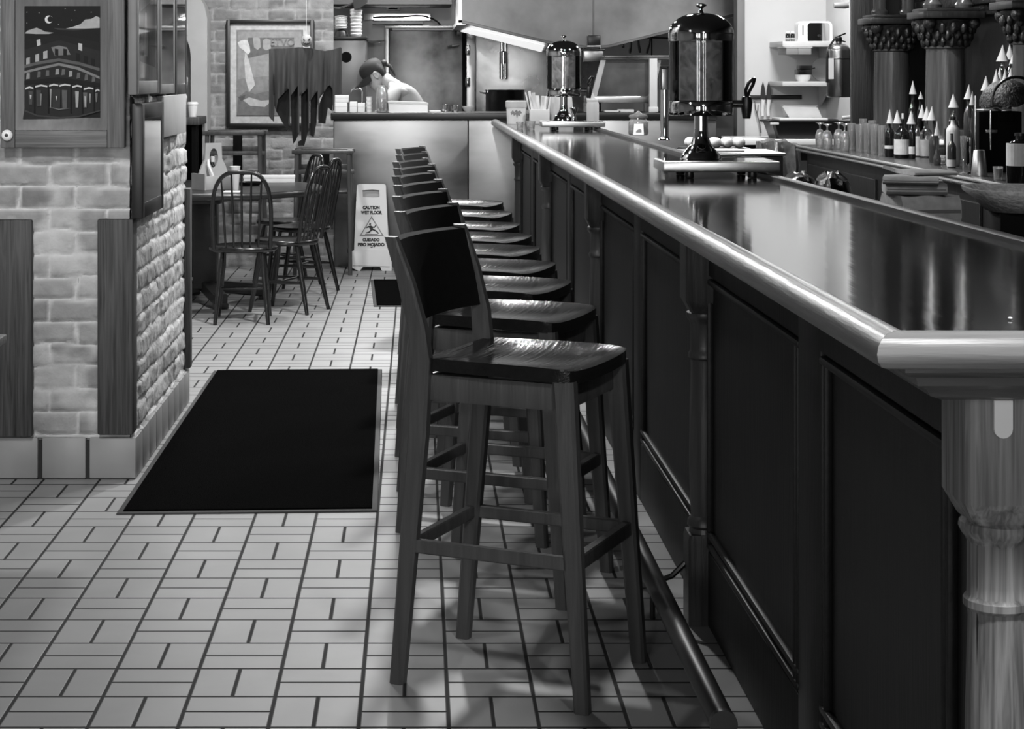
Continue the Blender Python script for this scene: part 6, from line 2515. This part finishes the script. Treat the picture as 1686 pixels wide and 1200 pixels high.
front = [
    # u, vbottom, vshoulder, half width, neck px, material, label material, (label zone), cone (u, apex, base, half width) or None
    (1464.5, 258.5, 214, 7.5, 14, 'bottle_dark', 'label', (.30, .42), (1465.5, 180, 203, 6.0)),
    (1485, 261, 216, 12.5, 20, 'bottle_dark', 'label', (.14, .70), (1477.5, 181, 203, 7.0)),
    (1502, 262, 214, 5.5, 12, 'bottle_dark', 'label', (.16, .42), (1500, 183, 204, 7.0)),
    (1511, 259, 218, 6.0, 22, 'bottle_clear', 'label', (.06, .84), (1518, 172, 194, 6.5)),
    (1525, 260, 216, 10.0, 20, 'bottle_clear', 'label', (.06, .68), (1526, 175, 198, 7.5)),
    (1538, 268, 226, 8.0, 30, 'bottle_mid', None, (0, 0), (1534, 175, 198, 7.5)),
]
desc = ['dark bottle with a thin pale label band, standing next to the tall glasses', 'broad dark bottle with a large two-part white label', 'slim black bottle with a small low label',
        'slim clear bottle with a tall white label', 'square-shouldered clear bottle with a white label, beside the slim clear one', 'dark tinted bottle without label at the end of the front cluster']
for k, (u, vb, vs, hw_, nk, mm, lm, lz_, cn) in enumerate(front):
    d = cz_d(vb) + .04
    bottle(u, d, CZ, vs, hw_, nk, M[mm], desc[k], M[lm] if lm else None, lz_)
    if cn:
        paper_cone(cn[0], d, cn[1], cn[2], cn[3], 'white paper cone capping the front bottles, %s from the tall glasses' % ORD[k], -.5 + k * .2)
# stoppered bottle behind, and two further ones
d = 10.6
bottle(1486.5, d, CZ, 214, 5, 26, M['bottle_clear'], 'clear bottle with a flat pale stopper behind the broad dark bottle', None, cap=M['cream'])
bottle(1503, 10.7, CZ, 176, 6.5, 24, M['bottle_clear'], 'tall clear bottle rising behind the front cluster under its own cone')
paper_cone(1503, 10.7, 133, 155, 6, 'white paper cone alone on the tall clear bottle by the dark column')
bottle(1515, 10.85, CZ, 180, 5, 22, M['bottle_dark'], 'dark bottle half hidden beside the tall clear bottle')
paper_cone(1516, 10.85, 151, 163, 4.5, 'small white paper cone half hidden beside the column')
paper_cone(1543, 9.35, 199, 223, 5, 'small white paper cone low down in front of the tinted bottle')
bottle(1543, 9.35, CZ, 258, 6, 42, M['bottle_mid'], 'small tinted bottle holding the low paper cone')
d = cz_d(271) + .02
t = thing('glass_bowl', 'small cut glass candle bowl at the counter edge beside the bottles', 'bowl', (X(1552, d), d, CZ + .0006))
s = scale_at(d)
b = bm_new()
lathe(b, [(.001, .001), (5 * s, 0), (9 * s, 6 * s), (9 * s, 11 * s), (6 * s, 15 * s), (5.3 * s, 15 * s), (8 * s, 10.5 * s), (8 * s, 6.5 * s), (.001, 2 * s)], (0, 0), 22)
obj('bowl', b, M['clear_wet'], t)
b = bm_new()
lathe(b, [(.001, 2.2 * s), (4 * s, 2.4 * s), (4.5 * s, 8 * s), (.001, 8 * s)], (0, 0), 16)
obj('candle', b, M['paper'], t)
d = cz_d(277) + .05
bottle(1567, d, CZ, 238, 7, 18, M['bottle_mid'], 'round metallic bottle with a small pale label behind the candle bowl', M['label'], (.05, .35))
d = d + .16
bottle(1569, d, CZ, 209, 11, 16, M['cream'], 'pale round-shouldered bottle with a dark stopper between the candle bowl and shaker', None, cap=M['black_plastic'])
# metal bar tools
d = cz_d(286)
s = scale_at(d)
t = thing('champagne_flute', 'slim pale flute glass beside the steel shaker', 'glass', (X(1586, d), d, CZ + .0006))
b = bm_new()
lathe(b, [(6 * s, 0), (6 * s, 1 * s), (1 * s, 3 * s), (1 * s, 20 * s), (3 * s, 26 * s), (5 * s, 62 * s), (4.4 * s, 62 * s), (2.4 * s, 27 * s), (.001, 24 * s)], (0, 0), 20)
obj('glass', b, M['clear_wet'], t)
d = cz_d(287)
t = thing('cocktail_shaker', 'upright polished steel shaker cup on a short stem', 'shaker', (X(1596.5, d), d, CZ + .0006))
b = bm_new()
lathe(b, [(5 * s, 0), (5 * s, 1 * s), (2 * s, 4 * s), (2.5 * s, 12 * s), (5.2 * s, 17 * s), (5.6 * s, 19 * s), (5.2 * s, 60 * s), (4.6 * s, 60 * s), (.001, 58 * s)], (0, 0), 24)
obj('cup', b, M['chrome'], t)
d = cz_d(291)
s = scale_at(d)
t = thing('mixing_tin', 'upside-down tapered steel mixing tin near the counter edge', 'mixing tin', (X(1619, d), d + .06, CZ + .0006))
b = bm_new()
lathe(b, [(.001, 0), (13.2 * s, 0), (13.4 * s, 2 * s), (9.2 * s, 42 * s), (8.2 * s, 43 * s), (.001, 43 * s)], (0, 0), 30)
obj('tin', b, M['steel_light'], t)
d = cz_d(297)
s = scale_at(d)
t = thing('shot_glass', 'small pale shot glass beside the black boxed bottle', 'glass', (X(1648, d), d + .04, CZ + .0006))
b = bm_new()
lathe(b, [(.001, 0), (6.5 * s, 0), (8.2 * s, 22 * s), (7.4 * s, 22 * s), (5.8 * s, 4 * s), (.001, 3 * s)], (0, 0), 20)
obj('glass', b, M['clear_wet'], t)
b = bm_new()
lathe(b, [(.001, 4.2 * s), (5.6 * s, 4.4 * s), (6.6 * s, 19 * s), (.001, 19 * s)], (0, 0), 16)
obj('drink', b, M['paper'], t)
d = cz_d(308) + .08
bottle(1680, d, CZ, 234, 22, 14, M['bottle_dark'], 'large black bottle with a broad pale label at the picture\'s edge', M['label'], (.46, .97), cap=M['black_plastic'])

# bottles on the riser with their cones
tiers = [
    # cone u, apex, base, half width, world x, riser height, body material
    (1570, 154.5, 177, 8.5, 2.84, 0.0, 'bottle_clear'), (1595, 139, 163, 8.0, 2.84, 0.0, 'bottle_mid'), (1601.5, 150, 173, 5.5, 2.74, 0.0, 'bottle_clear'),
    (1623, 125, 149, 8.2, 3.06, .16, 'bottle_clear'), (1641, 114, 138, 7.5, 3.02, .16, 'bottle_mid'), (1646, 111, 135, 7.0, 3.12, .16, 'bottle_dark'),
    (1655.5, 114, 132, 5.5, 3.03, .16, 'bottle_clear'), (1664, 112, 131, 6.0, 3.12, .16, 'bottle_dark'), (1674, 115, 130, 6.0, 3.03, .16, 'bottle_clear'),
    (1650.5, 74, 101, 10.2, 3.23, .34, 'bottle_clear'), (1663, 73, 98, 8.5, 3.30, .34, 'bottle_clear'), (1670, 81, 105, 8.2, 3.21, .34, 'bottle_mid'),
    (1682, 74, 94, 8.0, 3.28, .34, 'bottle_clear'),
]
names = ['lowest on the riser, beside the dark column', 'tallest of the three at the low end of the riser', 'smallest of the three at the low end of the riser',
         'alone above the steel tubes', 'first of the middle row above the woven basket', 'second of the middle row above the woven basket',
         'third of the middle row above the woven basket', 'fourth of the middle row above the woven basket', 'last of the middle row above the woven basket',
         'first and widest of the top row', 'second of the top row', 'third of the top row, set slightly lower', 'last of the top row']
for k, (u, va, vb, hw_, xw, th, mm) in enumerate(tiers):
    z_ = CZ + th
    d = xw * F / (u - U0)
    s = scale_at(d)
    top_px = vb - 5
    htot = Z(top_px, d) - z_
    body_h = max(.10, htot - .075)
    vs_ = V0 + (H - (z_ + body_h)) / s
    bottle(u, d, z_, vs_, hw_ * 1.02, (htot - body_h) / s, M[mm], 'bottle under the cone ' + names[k], M['label'] if k % 3 == 0 else None, (.2, .55), 'bottles on the stepped riser')
    paper_cone(u, d, va, vb, hw_, 'white paper cone, ' + names[k], (.6 if k % 2 else -.4))

# dark machine with steel tubes and the woven basket
d = 8.62
t = thing('card_terminal', 'dark boxy till with two bright steel uprights on the back bar', 'till', (X(1640, d), d + .12, CZ + .0006))
s = scale_at(d)
tu = lambda u: (u - 1640) * s
b = bm_new()
box(b, tu(1618), tu(1690), -.06, .06, 0, Z(184, d) - CZ, .006)
obj('body', b, M['black_matte'], t)
for u, v0_, v1_ in ((1611, 158, 252), (1636, 182, 248)):
    b = bm_new()
    tube(b, [(tu(u), -.072, Z(v1_, d) - CZ), (tu(u), -.072, Z((v0_ + v1_) / 2, d) - CZ), (tu(u), -.072, Z(v0_, d) - CZ)], 2.0 * s, 12)
    obj('upright', b, M['chrome'], t)
b = bm_new()
box(b, tu(1629), tu(1648), -.07, -.055, Z(220, d) - CZ, Z(214, d) - CZ, .002)
obj('lever', b, M['steel'], t)
b = bm_new()
box(b, tu(1650), tu(1676), -.068, -.055, Z(200, d) - CZ, Z(186, d) - CZ, .002)
obj('screen', b, M['black_matte'], t)
zt = Z(184, d)
t = thing('napkin_cloth', 'white cloth draped under the dark woven basket', 'cloth', (X(1655, d), d + .12, zt + .005))
b = bm_new()
rings = []
for q in range(13):
    f = q / 12
    x = (-28 + 52 * f) * s
    zz = .004 + 5 * s * math.exp(-((f - .38) / .14) ** 2)
    rings.append([(x, -.056, zz - .004), (x, -.056, zz), (x, .06, zz + .0), (x, .06, zz - .004)])
loft(b, rings)
obj('cloth', b, M['paper'], t, 60)
t = thing('woven_basket', 'dark woven basket lying tilted over the white cloth among the bottles', 'basket', (X(1672, d), d + .12, zt + 8.2 * s), 0)
b = bm_new()
RM = Matrix.Rotation(math.radians(-24), 4, 'Y')
rings = []
for k_, z_ in ((1.0, 0), (1.02, 6), (.98, 20), (.86, 36), (.62, 50), (.3, 58), (.02, 60)):
    rings.append([RM @ Vector((42 * s * k_ * math.cos(a), .15 * k_ * math.sin(a), z_ * s * .75)) for a in [2 * math.pi * i / 36 for i in range(36)]])
loft(b, [[Vector((p.x, p.y, max(p.z, -.001))) for p in r] for r in rings])
obj('weave', b, M['wicker_dark'], t, 60)
b = bm_new()
tube(b, [RM @ Vector((42.5 * s * math.cos(a) , 0 , 46 * s * math.sin(a))) + Vector((0, -.155, .01)) for a in [math.radians(20 + 140 * q / 14) for q in range(15)]], 2.4 * s, 8)
obj('handle', b, M['dark_metal'], t)

# drinking glasses upside down beside the bottles
for k, (u, vb, vt, hw_, d_) in enumerate(((1350, 243, 213, 7.5, 0), (1362, 245, 215, 8.5, 0), (1381, 246, 214, 8.5, .1), (1391, 249, 216, 8.5, .0))):
    d = cz_d(vb) + d_
    s = scale_at(d)
    t = thing('stemmed_glass', 'stemmed glass turned upside down, %s from the black tub' % ORD[k], 'glass', (X(u, d), d, CZ + .0006), 0, 'stemmed glasses on the back bar')
    hb = (vb - vt) * s
    r = hw_ * s
    b = bm_new()
    lathe(b, [(r * .86, 0), (r, hb * .35), (r * .98, hb * .7), (r * .6, hb * .97), (r * .16, hb * 1.02), (r * .14, hb * 1.22), (r * .4, hb * 1.3), (r * .95, hb * 1.36), (.001, hb * 1.38)], (0, 0), 22)
    lathe(b, [(r * .8, .001), (r * .93, hb * .35), (r * .9, hb * .68), (r * .5, hb * .92), (.001, hb * .94)], (0, 0), 22)
    obj('glass', b, M['clear_wet'], t, 60)
for k, (u, vb, vt, hw_) in enumerate(((1402, 247, 203, 6.5), (1416, 250, 205, 7.5), (1428, 252, 203, 6.5), (1440, 254, 205, 7.5), (1452, 257, 207, 6.5), (1421, 243, 196, 6.5), (1436, 247.5, 199, 6.5))):
    d = cz_d(vb) + .03
    s = scale_at(d)
    lab = 'tall straight glass, %s of the front row from the stemmed glasses' % ORD[k] if k < 5 else 'tall straight glass, %s of the back row behind the front ones' % ORD[k - 5]
    t = thing('tall_glass', lab, 'glass', (X(u, d), d, CZ + .0006), 0, 'tall glasses on the back bar')
    h = (vb - vt) * s
    r = hw_ * s
    b = bm_new()
    lathe(b, [(.001, .0), (r * .85, 0), (r, h), (r * .9, h), (r * .76, .012), (.001, .010)], (0, 0), 22)
    obj('glass', b, M['clear_wet'], t, 60)

# draped cloth and foil between prep table and back bar
t = thing('draped_cloth', 'crumpled grey cloth draped over the corner beside the black tub', 'cloth', (X(1288, 12.3), 12.3, 0))
d = 12.3
s = scale_at(d)
b = bm_new()
rings = []
for q in range(15):
    f = q / 14
    u = 1250 + 66 * f
    vt = 232 - 5 * math.sin(f * math.pi) + 6 * f + 1.5 * math.sin(f * 17)
    vb = 300 + 6 * math.sin(f * 9)
    y_ = .05 * math.sin(f * 14)
    x = X(u, d) - X(1288, 12.3)
    rings.append([(x, -.10 + y_, Z(vb, d)), (x, -.12 + y_ * 1.2, (Z(vt, d) + Z(vb, d)) / 2), (x, -.08 + y_, Z(vt, d) - .01), (x, 0, Z(vt, d) + .008 * math.sin(f * 23)), (x, .12, Z(vt, d) - .006),
                  (x, .14, Z(vb, d))])
loft(b, rings)
obj('cloth', b, M['foil'], t, 30)
b = bm_new()
box(b, -.10, .12, -.06, .12, 0, Z(300, d) + .02)
obj('stand', b, M['black_matte'], t, 0)
